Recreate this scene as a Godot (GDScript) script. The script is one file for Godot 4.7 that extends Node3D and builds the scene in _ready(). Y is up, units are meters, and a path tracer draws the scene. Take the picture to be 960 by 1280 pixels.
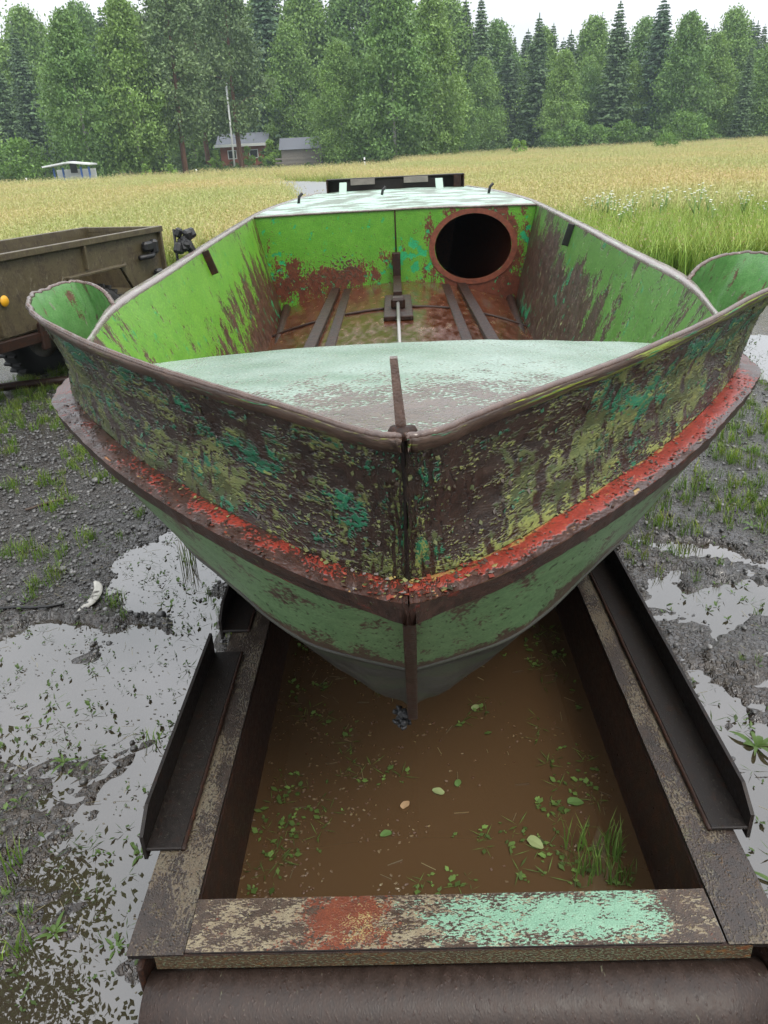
extends Node3D
# An old steel work boat on a rusty cradle in a muddy yard, meadow and forest behind. x right, y up, depth d runs along -z.

var rng := RandomNumberGenerator.new()
var M := {}
var used := {}
var gn1 := FastNoiseLite.new()
var gn2 := FastNoiseLite.new()
var gn3 := FastNoiseLite.new()
const WATER := 0.02

func _ready():
	rng.seed = 11
	camera_and_light()
	for a in [[gn1, 1.1, 3], [gn2, 5.0, 4], [gn3, 17.0, 5]]:
		a[0].seed = a[2]; a[0].frequency = a[1]; a[0].noise_type = FastNoiseLite.TYPE_SIMPLEX_SMOOTH
	materials()
	ground()
	cradle()
	boat()
	trailer()
	meadow()
	forest()
	buildings()
	yard_details()

func camera_and_light():
	var cam := Camera3D.new()
	cam.name = "camera"
	add_child(cam)
	cam.position = Vector3(0, 1.65, 0)
	cam.rotation_degrees = Vector3(-25.3, 1.77, -2.8)
	cam.fov = 67.35
	cam.near = 0.05
	cam.far = 3000
	cam.current = true
	var e := Environment.new()
	e.background_mode = Environment.BG_SKY
	e.tonemap_mode = Environment.TONE_MAPPER_LINEAR
	e.tonemap_exposure = 3.05
	e.sdfgi_enabled = true; e.ssao_enabled = true; e.ssil_enabled = true
	e.fog_enabled = true; e.fog_density = 0.0006; e.fog_light_color = Color(0.8, 0.87, 0.9)
	# overcast sky: three times as bright overhead as at the horizon, with soft cloud masses
	var w := 1024
	var h := 512
	var n := FastNoiseLite.new()
	n.seed = 8; n.frequency = 1.6; n.fractal_octaves = 5
	var im := Image.create(w, h, false, Image.FORMAT_RGBF)
	for y in h:
		var el := (0.5 - (y + 0.5) / h) * PI
		for x in w:
			var az := (x + 0.5) / w * TAU
			var s := sin(maxf(el, 0.0))
			var dir := Vector3(cos(az) * cos(el), 2.2 * sin(el), sin(az) * cos(el))
			var c := clampf(0.5 + 0.9 * n.get_noise_3dv(dir * 1.4), 0, 1)
			var l := 0.315 * (1.0 + 2.0 * s) * (0.84 + 0.3 * c)
			im.set_pixel(x, y, Color(l * (0.93 + 0.05 * c), l * (0.98 + 0.01 * c), l * 1.04))
	var sm := PanoramaSkyMaterial.new()
	sm.panorama = ImageTexture.create_from_image(im)
	var sky := Sky.new()
	sky.sky_material = sm
	e.sky = sky
	var we := WorldEnvironment.new()
	we.environment = e
	add_child(we)
	var sun := DirectionalLight3D.new()
	sun.name = "sun"
	add_child(sun)
	sun.rotation_degrees = Vector3(-58, 35, 0)
	sun.light_energy = 0.22
	sun.light_angular_distance = 25.0
	sun.light_color = Color(1, 0.96, 0.9)
	sun.shadow_enabled = true

# ---------------------------------------------------------------- scene helpers
func numbered(called: String) -> String:
	if not used.has(called):
		used[called] = 0
		return called
	used[called] += 1
	return "%s_%03d" % [called, used[called]]
func tag(o: Node, label: String, category: String, group := "", kind := ""):
	if label: o.set_meta("label", label)
	if category: o.set_meta("category", category)
	if group: o.set_meta("group", group)
	if kind: o.set_meta("kind", kind)
	return o
func thing(called: String, at: Vector3, label: String, category: String, group := "") -> Node3D:
	var o := Node3D.new()
	o.name = numbered(called)
	add_child(o)
	o.position = at
	tag(o, label, category, group)
	return o
func put(mesh: Mesh, called: String, mat: Material, parent: Node = null, own := false) -> MeshInstance3D:
	# a mesh given in world coordinates (own = false) or in its parent's own
	var o := MeshInstance3D.new()
	o.mesh = mesh
	o.material_override = mat
	if parent == null:
		o.name = numbered(called)
		add_child(o)
	else:
		o.name = called
		parent.add_child(o, true)
		if not own:
			var q: Node = parent
			var p := Vector3.ZERO
			while q != self:
				p += q.position
				q = q.get_parent()
			o.position = -p
	return o
func part(st: SurfaceTool, called: String, mat: Material, parent: Node = null, own := false) -> MeshInstance3D:
	return put(st.commit(), called, mat, parent, own)
func copy(o: Node3D, called: String) -> Node3D:
	var c: Node3D = o.duplicate()
	c.name = numbered(called)
	add_child(c)
	return c
func struct_of(o: Node) -> Node:
	o.set_meta("kind", "structure")
	return o

# ---------------------------------------------------------------- shapes
func V(x: float, y: float, d: float) -> Vector3:
	return Vector3(x, y, -d)
func tool() -> SurfaceTool:
	var st := SurfaceTool.new()
	st.begin(Mesh.PRIMITIVE_TRIANGLES)
	return st
func sheet(rows: Array, uvs: Array = []) -> ArrayMesh:
	# rows of points joined to one smooth sheet; uv runs along the row (u) and across the rows (v)
	var st := tool()
	var n: int = rows[0].size()
	var m := rows.size()
	for i in m:
		for j in n:
			if uvs.size() > 0: st.set_uv(uvs[i][j])
			else: st.set_uv(Vector2(float(j) / (n - 1), float(i) / (m - 1)))
			st.add_vertex(rows[i][j])
	for i in m - 1:
		for j in n - 1:
			var a := i * n + j
			for k in [a, a + 1, a + n + 1, a, a + n + 1, a + n]: st.add_index(k)
	st.generate_normals()
	st.generate_tangents()
	return st.commit()
func curve(pts: Array, n: int) -> PackedVector3Array:
	# Catmull-Rom through the points, even in the points' numbering
	var r := PackedVector3Array()
	var last := pts.size() - 1
	for i in n:
		var f := float(i) / (n - 1) * last
		var k := mini(int(f), last - 1)
		var t := f - k
		var a: Vector3 = pts[maxi(k - 1, 0)]
		var b: Vector3 = pts[k]
		var c: Vector3 = pts[k + 1]
		var d: Vector3 = pts[mini(k + 2, last)]
		r.append(b.cubic_interpolate(c, a, d, t))
	return r
func side(pts: Array, s: float) -> Array:
	return pts.map(func(p): return V(p[0] * s, p[1], p[2]))
func quad(st: SurfaceTool, a: Vector3, b: Vector3, c: Vector3, d: Vector3):
	for p in [a, b, c, a, c, d]: st.add_vertex(p)
func cbox(st: SurfaceTool, at: Vector3, size: Vector3, bas := Basis.IDENTITY, c := 0.004):
	# a box with chamfered edges, flat faces
	var h := size / 2
	c = minf(c, minf(h.x, minf(h.y, h.z)) * 0.6)
	var p := {}
	for sx in [-1, 1]:
		for sy in [-1, 1]:
			for sz in [-1, 1]:
				var s := Vector3(sx, sy, sz)
				for ax in 3:
					var q := Vector3(h.x - c, h.y - c, h.z - c)
					q[ax] = h[ax]
					p[[sx, sy, sz, ax]] = at + bas * (q * s)
	var face := func(k: Array, out: Vector3):
		var mid := Vector3.ZERO
		for i in k: mid += p[i]
		var nn: Vector3 = (p[k[1]] - p[k[0]]).cross(p[k[2]] - p[k[0]])
		if nn.dot(bas * out) > 0: k.reverse()
		for i in range(1, k.size() - 1):
			for j in [0, i, i + 1]: st.add_vertex(p[k[j]])
	st.set_smooth_group(-1)
	for ax in 3:
		var b1 := (ax + 1) % 3
		var b2 := (ax + 2) % 3
		for s in [-1, 1]:
			var ks := []
			for q in [[-1, -1], [1, -1], [1, 1], [-1, 1]]:
				var k := [0, 0, 0, ax]
				k[ax] = s; k[b1] = q[0]; k[b2] = q[1]
				ks.append(k)
			var o := Vector3.ZERO
			o[ax] = s
			face.call(ks, o)
			for s2 in [-1, 1]:   # edge along b2 between faces ax and b1
				var ks2 := []
				for q in [[-1, ax], [1, ax], [1, b1], [-1, b1]]:
					var k := [0, 0, 0, q[1]]
					k[ax] = s; k[b1] = s2; k[b2] = q[0]
					ks2.append(k)
				var o2 := o
				o2[b1] = s2
				face.call(ks2, o2)
	for sx in [-1, 1]:
		for sy in [-1, 1]:
			for sz in [-1, 1]:
				face.call([[sx, sy, sz, 0], [sx, sy, sz, 1], [sx, sy, sz, 2]], Vector3(sx, sy, sz))
func box_mesh(at: Vector3, size: Vector3, bas := Basis.IDENTITY, c := 0.004) -> ArrayMesh:
	var st := tool()
	cbox(st, at, size, bas, c)
	st.generate_normals()
	return st.commit()
func bar(st: SurfaceTool, a: Vector3, b: Vector3, w: float, h: float, up := Vector3.UP, c := 0.003):
	var z := (b - a).normalized()
	var x := up.cross(z).normalized()
	cbox(st, (a + b) / 2, Vector3(w, h, a.distance_to(b)), Basis(x, z.cross(x), z), c)
func bar_mesh(a: Vector3, b: Vector3, w: float, h: float, up := Vector3.UP, c := 0.003) -> ArrayMesh:
	var st := tool()
	bar(st, a, b, w, h, up, c)
	st.generate_normals()
	return st.commit()
func tube_mesh(pts: PackedVector3Array, r, sides := 8, closed_ends := true) -> ArrayMesh:
	# r: one radius or one for each point
	var st := tool()
	var n := pts.size()
	var x := Vector3.ZERO
	for i in n:
		var t := (pts[mini(i + 1, n - 1)] - pts[maxi(i - 1, 0)]).normalized()
		if i == 0: x = t.cross(Vector3.UP if absf(t.y) < 0.9 else Vector3.RIGHT).normalized()
		else: x = (x - t * x.dot(t)).normalized()
		var y := t.cross(x)
		var rad: float = r[i] if r is PackedFloat32Array or r is Array else r
		for k in sides + 1:
			var a := TAU * k / sides
			st.set_uv(Vector2(float(i) / (n - 1), float(k) / sides))
			st.add_vertex(pts[i] + (x * cos(a) + y * sin(a)) * rad)
	for i in n - 1:
		for k in sides:
			var a := i * (sides + 1) + k
			for q in [a, a + sides + 1, a + 1, a + 1, a + sides + 1, a + sides + 2]: st.add_index(q)
	if closed_ends:
		for e in [0, n - 1]:
			for k in range(1, sides - 1):
				var a: int = e * (sides + 1)
				for q in ([a, a + k, a + k + 1] if e == 0 else [a, a + k + 1, a + k]): st.add_index(q)
	st.generate_normals()
	return st.commit()
func lathe_mesh(prof: Array, sides: int) -> ArrayMesh:
	# profile of [radius, along x]
	var rows := []
	for p in prof:
		var r := PackedVector3Array()
		for k in sides + 1:
			var a := TAU * k / sides
			r.append(Vector3(p[1], sin(a) * p[0], cos(a) * p[0]))
		rows.append(r)
	return sheet(rows)
func tri_mesh(v: PackedVector3Array, c: PackedColorArray) -> ArrayMesh:
	var arr := []
	arr.resize(Mesh.ARRAY_MAX)
	arr[Mesh.ARRAY_VERTEX] = v
	if c.size() == v.size(): arr[Mesh.ARRAY_COLOR] = c
	var m := ArrayMesh.new()
	m.add_surface_from_arrays(Mesh.PRIMITIVE_TRIANGLES, arr)
	return m
func scatter(called: String, mesh: Mesh, mat: Material, xf: Array, cols: Array, label := "", category := "", parent: Node = null) -> MultiMeshInstance3D:
	var mm := MultiMesh.new()
	mm.transform_format = MultiMesh.TRANSFORM_3D
	mm.use_colors = cols.size() > 0
	mm.mesh = mesh
	mm.instance_count = xf.size()
	for i in xf.size():
		mm.set_instance_transform(i, xf[i])
		if cols.size() > 0: mm.set_instance_color(i, cols[i])
	var o := MultiMeshInstance3D.new()
	o.multimesh = mm
	o.material_override = mat
	o.set_meta("kind", "stuff")
	if parent:
		o.name = called
		parent.add_child(o, true)
	else:
		o.name = numbered(called)
		add_child(o)
		tag(o, label, category)
	return o
func rr(a: float, b: float) -> float:
	return rng.randf_range(a, b)

# ---------------------------------------------------------------- computed surfaces
func nz(w: int, h: int, px: float, sd: int, sx := 1, sy := 1, how := 0) -> PackedByteArray:
	# noise bytes with spots about px pixels wide, stretched sx and sy times; how: 0 cloudy, 1 cells, 2 ridges
	var n := FastNoiseLite.new()
	n.seed = sd
	n.frequency = 1.0 / px
	n.fractal_octaves = 4
	if how == 1:
		n.noise_type = FastNoiseLite.TYPE_CELLULAR
		n.fractal_type = FastNoiseLite.FRACTAL_NONE
		n.cellular_return_type = FastNoiseLite.RETURN_CELL_VALUE
	elif how == 2:
		n.fractal_type = FastNoiseLite.FRACTAL_RIDGED
		n.fractal_octaves = 3
	elif how == 3:
		n.noise_type = FastNoiseLite.TYPE_CELLULAR
		n.fractal_type = FastNoiseLite.FRACTAL_NONE
		n.cellular_return_type = FastNoiseLite.RETURN_DISTANCE
	var im := n.get_image(w / sx, h / sy)
	im.convert(Image.FORMAT_L8)
	if sx > 1 or sy > 1: im.resize(w, h, Image.INTERPOLATE_CUBIC)
	return im.get_data()
func nz2(w: int, h: int, px: float, small: float, sd: int, sx := 1, sy := 1, part_big := 0.6) -> PackedByteArray:
	# large patches with ragged small-scale edges
	var p := nz(w, h, px, sd, sx, sy)
	var q := nz(w, h, small, sd + 500, sx, sy)
	var k := int(part_big * 256)
	for i in p.size(): p[i] = (p[i] * k + q[i] * (256 - k)) >> 8
	return p
func spots(w: int, h: int, blobs: Array) -> PackedFloat32Array:
	# a soft map of where a coat of paint or rust lies: [u, v, radius u, radius v, amount] each
	var lw := 96
	var lh := 48
	var im := Image.create(lw, lh, false, Image.FORMAT_RF)
	for y in lh:
		for x in lw:
			var u := (x + 0.5) / lw
			var v := (y + 0.5) / lh
			var s := 0.0
			for b in blobs:
				var q: float = pow((u - b[0]) / b[2], 2) + pow((v - b[1]) / b[3], 2)
				if q < 4.0: s += b[4] * exp(-q * 1.3)
			im.set_pixel(x, y, Color(s, 0, 0))
	im.resize(w, h, Image.INTERPOLATE_BILINEAR)
	return im.get_data().to_float32_array()
func weathered(w: int, h: int, sd: int, base: Array, coats: Array, rough := [0.4, 0.7], relief := 0.5, gloss := 0.5) -> StandardMaterial3D:
	# base: two colours of the bare metal. coat: {n: noise bytes, at: where bytes start to show 0..1, edge: softness, c: two colours, b: spots, r: roughness, h: thickness}
	var px := w * h
	var fine := nz(w, h, 4.0, sd)
	var mid := nz(w, h, 22.0, sd + 1)
	var big := nz(w, h, 70.0, sd + 2)
	var R := PackedFloat32Array(); R.resize(px)
	var G := R.duplicate()
	var B := R.duplicate()
	var RO := R.duplicate()
	var HH := R.duplicate()
	var b0: Color = base[0]
	var b1: Color = base[1]
	var ra: float = rough[0]
	var rb: float = rough[1] - ra
	for i in px:
		var f := fine[i] / 255.0
		var m := mid[i] / 255.0
		var t := clampf(m * 0.7 + f * 0.5 + big[i] / 850.0 - 0.25, 0, 1)
		var col := b0.lerp(b1, t)
		R[i] = col.r
		G[i] = col.g
		B[i] = col.b
		RO[i] = ra + rb * m
		HH[i] = 0.3 + 0.16 * f
	for c in coats:
		var where := spots(w, h, c.get("b", []))
		var n: PackedByteArray = c.n
		var at: float = c.at + 0.11
		var edge: float = 1.0 / c.edge
		var c0: Color = c.c[0]
		var c1: Color = c.c[1]
		var cr: float = c.r
		var ch: float = c.h
		for i in px:
			var q := (n[i] / 255.0 + where[i] + fine[i] * 0.00086 - at) * edge
			if q > 0.0:
				if q > 1.0: q = 1.0
				var cc := c0.lerp(c1, clampf(big[i] / 425.0 + mid[i] / 364.0 - 0.15, 0, 1))
				var k := (0.82 + fine[i] / 708.0) * q
				var o := 1.0 - q
				R[i] = R[i] * o + cc.r * k
				G[i] = G[i] * o + cc.g * k
				B[i] = B[i] * o + cc.b * k
				RO[i] = RO[i] * o + cr * q
				HH[i] = HH[i] * (1.0 - 0.65 * q) + ch * q
	var alb := PackedByteArray(); alb.resize(px * 3)
	var rgh := PackedByteArray(); rgh.resize(px)
	var hgt := PackedByteArray(); hgt.resize(px)
	for i in px:
		alb[i * 3] = mini(int(R[i] * 255), 255)
		alb[i * 3 + 1] = mini(int(G[i] * 255), 255)
		alb[i * 3 + 2] = mini(int(B[i] * 255), 255)
		rgh[i] = mini(int(RO[i] * 255), 255)
		hgt[i] = mini(int(HH[i] * 255), 255)
	var s := StandardMaterial3D.new()
	s.albedo_texture = ImageTexture.create_from_image(Image.create_from_data(w, h, false, Image.FORMAT_RGB8, alb))
	s.roughness_texture = ImageTexture.create_from_image(Image.create_from_data(w, h, false, Image.FORMAT_L8, rgh))
	s.roughness = 1.0
	s.metallic_specular = gloss
	if relief > 0:
		s.heightmap_enabled = true
		s.heightmap_texture = ImageTexture.create_from_image(Image.create_from_data(w, h, false, Image.FORMAT_L8, hgt))
		s.heightmap_scale = relief
	return s
func rgb(r: int, g: int, b: int) -> Color:
	return Color8(r, g, b)
func plain(c: Color, rough := 0.6, gloss := 0.5) -> StandardMaterial3D:
	var s := StandardMaterial3D.new()
	s.albedo_color = c
	s.roughness = rough
	s.metallic_specular = gloss
	return s
func leafy(c: Color, back := 0.5) -> StandardMaterial3D:
	var s := plain(c, 0.55, 0.4)
	s.vertex_color_use_as_albedo = true
	s.backlight_enabled = true
	s.backlight = Color(back, back, back * 0.6)
	s.cull_mode = BaseMaterial3D.CULL_DISABLED
	return s
func world_mapped(s: StandardMaterial3D, metres: float) -> StandardMaterial3D:
	s.uv1_triplanar = true
	s.uv1_world_triplanar = true
	s.uv1_scale = Vector3.ONE / metres
	return s

# ---------------------------------------------------------------- materials
func materials():
	var w := 2048
	var h := 256
	# outer bow plates: u runs from the tip of one wing over the stem (0.5) to the other, v from the rim down to the rub rail
	M.bow = weathered(w, h, 21, [rgb(27, 21, 18), rgb(64, 49, 40)], [
		{"n": nz2(w, h, 130, 16, 31, 1, 2, 0.62), "at": 0.53, "edge": 0.06, "c": [rgb(78, 80, 42), rgb(52, 64, 38)], "r": 0.6, "h": 0.6, "b": [[0.27, 0.55, 0.1, 0.4, 0.12], [0.37, 0.85, 0.1, 0.2, 0.12], [0.7, 0.5, 0.13, 0.5, 0.13], [0.47, 0.5, 0.03, 0.5, -0.14], [0.545, 0.45, 0.04, 0.4, -0.34], [0.4, 0.2, 0.08, 0.3, -0.14], [0.25, 0.08, 0.25, 0.12, -0.14], [0.6, 0.7, 0.02, 0.25, -0.16], [0.17, 0.5, 0.05, 0.5, -0.06]]},
		{"n": nz2(w, h, 80, 12, 35, 1, 1, 0.6), "at": 0.58, "edge": 0.05, "c": [rgb(106, 108, 60), rgb(72, 84, 46)], "r": 0.6, "h": 0.75, "b": [[0.3, 0.65, 0.14, 0.4, 0.04], [0.7, 0.5, 0.16, 0.5, 0.08], [0.55, 0.45, 0.05, 0.45, -0.2]]},
		{"n": nz2(w, h, 70, 12, 32, 1, 1, 0.6), "at": 0.63, "edge": 0.05, "c": [rgb(20, 74, 52), rgb(36, 110, 76)], "r": 0.5, "h": 0.75, "b": [[0.3, 0.3, 0.06, 0.25, 0.12], [0.4, 0.4, 0.04, 0.2, 0.08], [0.44, 0.6, 0.03, 0.2, 0.05], [0.655, 0.4, 0.04, 0.25, 0.17], [0.71, 0.25, 0.05, 0.18, 0.17], [0.525, 0.8, 0.014, 0.12, 0.4], [0.54, 0.22, 0.02, 0.1, 0.16], [0.58, 0.55, 0.04, 0.4, -0.2]]},
		{"n": nz2(w, h, 40, 8, 33, 1, 1, 0.5), "at": 0.66, "edge": 0.06, "c": [rgb(132, 136, 76), rgb(98, 108, 54)], "r": 0.7, "h": 0.85, "b": [[0.58, 0.95, 0.05, 0.1, 0.24], [0.7, 0.97, 0.12, 0.07, 0.2], [0.525, 0.86, 0.014, 0.2, 0.3], [0.7, 0.5, 0.13, 0.45, 0.03]]},
		{"n": nz(w, h, 22, 36, 1, 6, 0), "at": 0.62, "edge": 0.12, "c": [rgb(30, 22, 18), rgb(58, 42, 33)], "r": 0.32, "h": 0.1, "b": [[0.25, 0.0, 0.25, 0.3, 0.1], [0.75, 0.0, 0.2, 0.25, 0.06], [0.49, 0.5, 0.03, 0.6, 0.15]]},
		{"n": nz(w, h, 50, 34, 1, 3, 2), "at": 0.88, "edge": 0.08, "c": [rgb(16, 12, 10), rgb(32, 24, 20)], "r": 0.3, "h": 0.0, "b": [[0.2, 0.95, 0.2, 0.1, -0.1], [0.55, 0.5, 0.04, 0.4, 0.06]]},
	], [0.26, 0.48], 0.55)
	M.band = weathered(768, 48, 26, [rgb(46, 36, 30), rgb(96, 76, 62)], [
		{"n": nz(768, 48, 26, 36, 2, 1), "at": 0.74, "edge": 0.12, "c": [rgb(140, 148, 52), rgb(88, 104, 46)], "r": 0.6, "h": 0.5, "b": [[0.68, 0.5, 0.14, 0.8, 0.26], [0.85, 0.5, 0.1, 0.8, 0.12]]},
		{"n": nz(768, 48, 20, 37), "at": 0.85, "edge": 0.08, "c": [rgb(36, 128, 84), rgb(36, 100, 70)], "r": 0.5, "h": 0.5, "b": [[0.7, 0.5, 0.08, 0.8, 0.12]]},
	], [0.35, 0.55], 0.4)
	M.bow_inside = weathered(768, 256, 41, [rgb(80, 58, 46), rgb(120, 92, 74)], [
		{"n": nz(768, 256, 50, 42, 1, 3), "at": 0.16, "edge": 0.08, "c": [rgb(80, 128, 70), rgb(104, 146, 90)], "r": 0.32, "h": 0.5},
		{"n": nz(768, 256, 16, 43, 1, 3), "at": 0.78, "edge": 0.08, "c": [rgb(64, 48, 40), rgb(150, 168, 140)], "r": 0.5, "h": 0.1},
	], [0.4, 0.6], 0.3)
	M.ledge_top = weathered(1536, 32, 51, [rgb(38, 25, 21), rgb(76, 48, 38)], [
		{"n": nz2(1536, 32, 40, 6, 52, 1, 1, 0.5), "at": 0.56, "edge": 0.08, "c": [rgb(112, 36, 25), rgb(146, 54, 40)], "r": 0.42, "h": 0.5, "b": [[0.3, 0.4, 0.06, 0.5, 0.1], [0.42, 0.5, 0.05, 0.5, 0.08], [0.2, 0.3, 0.1, 0.4, -0.05], [0.65, 0.35, 0.1, 0.5, 0.4], [0.82, 0.35, 0.1, 0.5, 0.4], [0.72, 1.0, 0.3, 0.3, -0.34], [0.3, 1.0, 0.3, 0.35, -0.2], [0.5, 0.9, 0.06, 0.4, -0.2], [0.52, 0.5, 0.025, 0.4, 0.2], [0.93, 0.5, 0.06, 0.8, 0.3], [0.1, 0.5, 0.1, 0.8, -0.1]]},
		{"n": nz(1536, 32, 12, 53, 3, 1), "at": 0.82, "edge": 0.1, "c": [rgb(140, 130, 62), rgb(150, 92, 62)], "r": 0.5, "h": 0.45, "b": [[0.56, 0.1, 0.06, 0.25, 0.36], [0.7, 0.04, 0.2, 0.12, 0.34], [0.45, 0.1, 0.05, 0.3, 0.15]]},
		{"n": nz(1536, 32, 30, 54, 1, 1, 2), "at": 0.9, "edge": 0.08, "c": [rgb(34, 24, 20), rgb(60, 38, 30)], "r": 0.4, "h": 0.0},
	], [0.2, 0.42], 0.45, 0.6)
	M.ledge_face = weathered(1536, 32, 56, [rgb(31, 22, 18), rgb(68, 45, 35)], [
		{"n": nz(1536, 32, 20, 57, 3, 1), "at": 0.8, "edge": 0.12, "c": [rgb(103, 38, 27), rgb(83, 41, 31)], "r": 0.5, "h": 0.4},
		{"n": nz(1536, 32, 14, 58), "at": 0.86, "edge": 0.1, "c": [rgb(66, 69, 31), rgb(48, 52, 27)], "r": 0.8, "h": 0.5, "b": [[0.4, 0.5, 0.1, 0.8, 0.07], [0.56, 0.5, 0.05, 0.8, 0.12]]},
	], [0.35, 0.6], 0.5)
	M.hull = weathered(1024, 320, 61, [rgb(58, 46, 38), rgb(104, 84, 68)], [
		{"n": nz2(1024, 320, 50, 6, 62, 1, 3, 0.6), "at": 0.4, "edge": 0.08, "c": [rgb(88, 120, 80), rgb(112, 142, 98)], "r": 0.5, "h": 0.5, "b": [[0.5, 1.0, 0.6, 0.12, -0.35], [0.62, 0.4, 0.2, 0.5, 0.12], [0.35, 0.4, 0.2, 0.5, 0.1], [0.75, 0.75, 0.06, 0.2, -0.2]]},
		{"n": nz(1024, 320, 9, 63, 1, 3), "at": 0.78, "edge": 0.06, "c": [rgb(40, 50, 34), rgb(58, 62, 44)], "r": 0.5, "h": 0.1},
	], [0.4, 0.6], 0.35)
	M.bottom = weathered(512, 256, 66, [rgb(41, 40, 36), rgb(66, 64, 57)], [
		{"n": nz(512, 256, 40, 67, 3, 1), "at": 0.5, "edge": 0.2, "c": [rgb(50, 60, 43), rgb(60, 56, 46)], "r": 0.6, "h": 0.3},
	], [0.45, 0.65], 0.3)
	# cockpit sides: u from the bow end to the bulkhead, v from the gunwale down
	M.coaming_a = weathered(1024, 256, 71, [rgb(44, 27, 19), rgb(92, 54, 36)], [
		{"n": nz2(1024, 256, 46, 6, 72, 1, 3, 0.6), "at": 0.42, "edge": 0.07, "c": [rgb(82, 136, 34), rgb(104, 152, 44)], "r": 0.36, "h": 0.5, "b": [[0.78, 0.85, 0.24, 0.45, -0.4], [0.45, 0.95, 0.3, 0.2, -0.2], [0.42, 0.75, 0.04, 0.4, -0.5], [0.03, 0.5, 0.05, 0.8, -0.4], [0.95, 0.9, 0.1, 0.3, -0.2], [0.3, 0.2, 0.25, 0.4, 0.2], [0.6, 0.15, 0.3, 0.25, 0.3]]},
		{"n": nz(1024, 256, 26, 73, 1, 2), "at": 0.84, "edge": 0.1, "c": [rgb(44, 150, 90), rgb(30, 120, 80)], "r": 0.4, "h": 0.55, "b": [[0.9, 0.85, 0.12, 0.25, 0.24], [0.04, 0.5, 0.04, 0.6, 0.3]]},
		{"n": nz(1024, 256, 14, 74, 1, 3), "at": 0.83, "edge": 0.07, "c": [rgb(62, 44, 32), rgb(84, 56, 40)], "r": 0.5, "h": 0.0, "b": [[0.7, 0.6, 0.3, 0.4, 0.08]]},
	], [0.35, 0.55], 0.35)
	M.coaming_b = weathered(1024, 256, 76, [rgb(40, 28, 22), rgb(84, 58, 45)], [
		{"n": nz2(1024, 256, 46, 6, 77, 1, 3, 0.6), "at": 0.44, "edge": 0.07, "c": [rgb(70, 116, 44), rgb(88, 132, 58)], "r": 0.36, "h": 0.5, "b": [[0.86, 0.6, 0.2, 0.5, -0.5], [0.64, 0.75, 0.24, 0.45, -0.36], [0.38, 0.8, 0.16, 0.35, -0.28], [0.75, 0.3, 0.06, 0.3, -0.2], [0.5, 0.45, 0.03, 0.3, -0.3], [0.56, 0.55, 0.03, 0.45, -0.45], [0.2, 0.4, 0.2, 0.5, 0.2], [0.6, 0.1, 0.4, 0.15, 0.25]]},
		{"n": nz(1024, 256, 24, 78, 1, 2), "at": 0.82, "edge": 0.1, "c": [rgb(40, 136, 88), rgb(34, 112, 76)], "r": 0.4, "h": 0.55, "b": [[0.82, 0.9, 0.1, 0.2, 0.36], [0.6, 0.4, 0.06, 0.2, 0.2]]},
		{"n": nz(1024, 256, 12, 79, 1, 3), "at": 0.78, "edge": 0.06, "c": [rgb(52, 40, 32), rgb(150, 170, 110)], "r": 0.5, "h": 0.0, "b": [[0.5, 0.75, 0.3, 0.3, 0.1]]},
	], [0.35, 0.55], 0.4)
	M.bulkhead = weathered(768, 256, 81, [rgb(66, 35, 24), rgb(112, 58, 38)], [
		{"n": nz2(768, 256, 46, 6, 82, 1, 2, 0.6), "at": 0.41, "edge": 0.07, "c": [rgb(72, 128, 34), rgb(92, 146, 46)], "r": 0.36, "h": 0.5, "b": [[0.16, 0.7, 0.2, 0.2, -0.34], [0.35, 0.66, 0.1, 0.1, -0.3], [0.79, 0.5, 0.13, 0.5, -0.5], [0.9, 0.9, 0.2, 0.3, -0.3], [0.3, 0.2, 0.35, 0.4, 0.3]]},
		{"n": nz(768, 256, 30, 83), "at": 0.82, "edge": 0.1, "c": [rgb(40, 156, 96), rgb(30, 128, 84)], "r": 0.4, "h": 0.55, "b": [[0.07, 0.5, 0.04, 0.3, 0.26], [0.56, 0.5, 0.07, 0.22, 0.4], [0.46, 0.7, 0.05, 0.2, 0.2], [0.97, 0.3, 0.03, 0.12, 0.34]]},
		{"n": nz(768, 256, 10, 84), "at": 0.84, "edge": 0.06, "c": [rgb(58, 44, 30), rgb(80, 50, 34)], "r": 0.5, "h": 0.0, "b": [[0.33, 0.58, 0.08, 0.2, 0.3], [0.2, 0.66, 0.16, 0.2, 0.24], [0.06, 0.7, 0.06, 0.2, 0.2]]},
	], [0.3, 0.5], 0.3)
	M.foredeck = weathered(768, 512, 91, [rgb(66, 55, 47), rgb(98, 84, 74)], [
		{"n": nz2(768, 512, 50, 7, 92, 1, 1, 0.4), "at": 0.3, "edge": 0.1, "c": [rgb(116, 140, 124), rgb(132, 150, 136)], "r": 0.2, "h": 0.5, "b": [[0.5, 0.95, 0.35, 0.36, -0.22], [0.62, 0.7, 0.25, 0.25, -0.14], [0.35, 0.8, 0.2, 0.22, -0.12], [0.5, 0.2, 0.6, 0.3, 0.2]]},
		{"n": nz(768, 512, 60, 93, 1, 1, 2), "at": 0.955, "edge": 0.05, "c": [rgb(110, 84, 80), rgb(120, 96, 90)], "r": 0.4, "h": 0.2},
		{"n": nz(768, 512, 5, 94, 1, 1), "at": 0.8, "edge": 0.06, "c": [rgb(62, 52, 42), rgb(108, 112, 50)], "r": 0.5, "h": 0.1, "b": [[0.4, 0.9, 0.12, 0.14, 0.12]]},
	], [0.16, 0.36], 0.3, 0.6)
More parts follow.
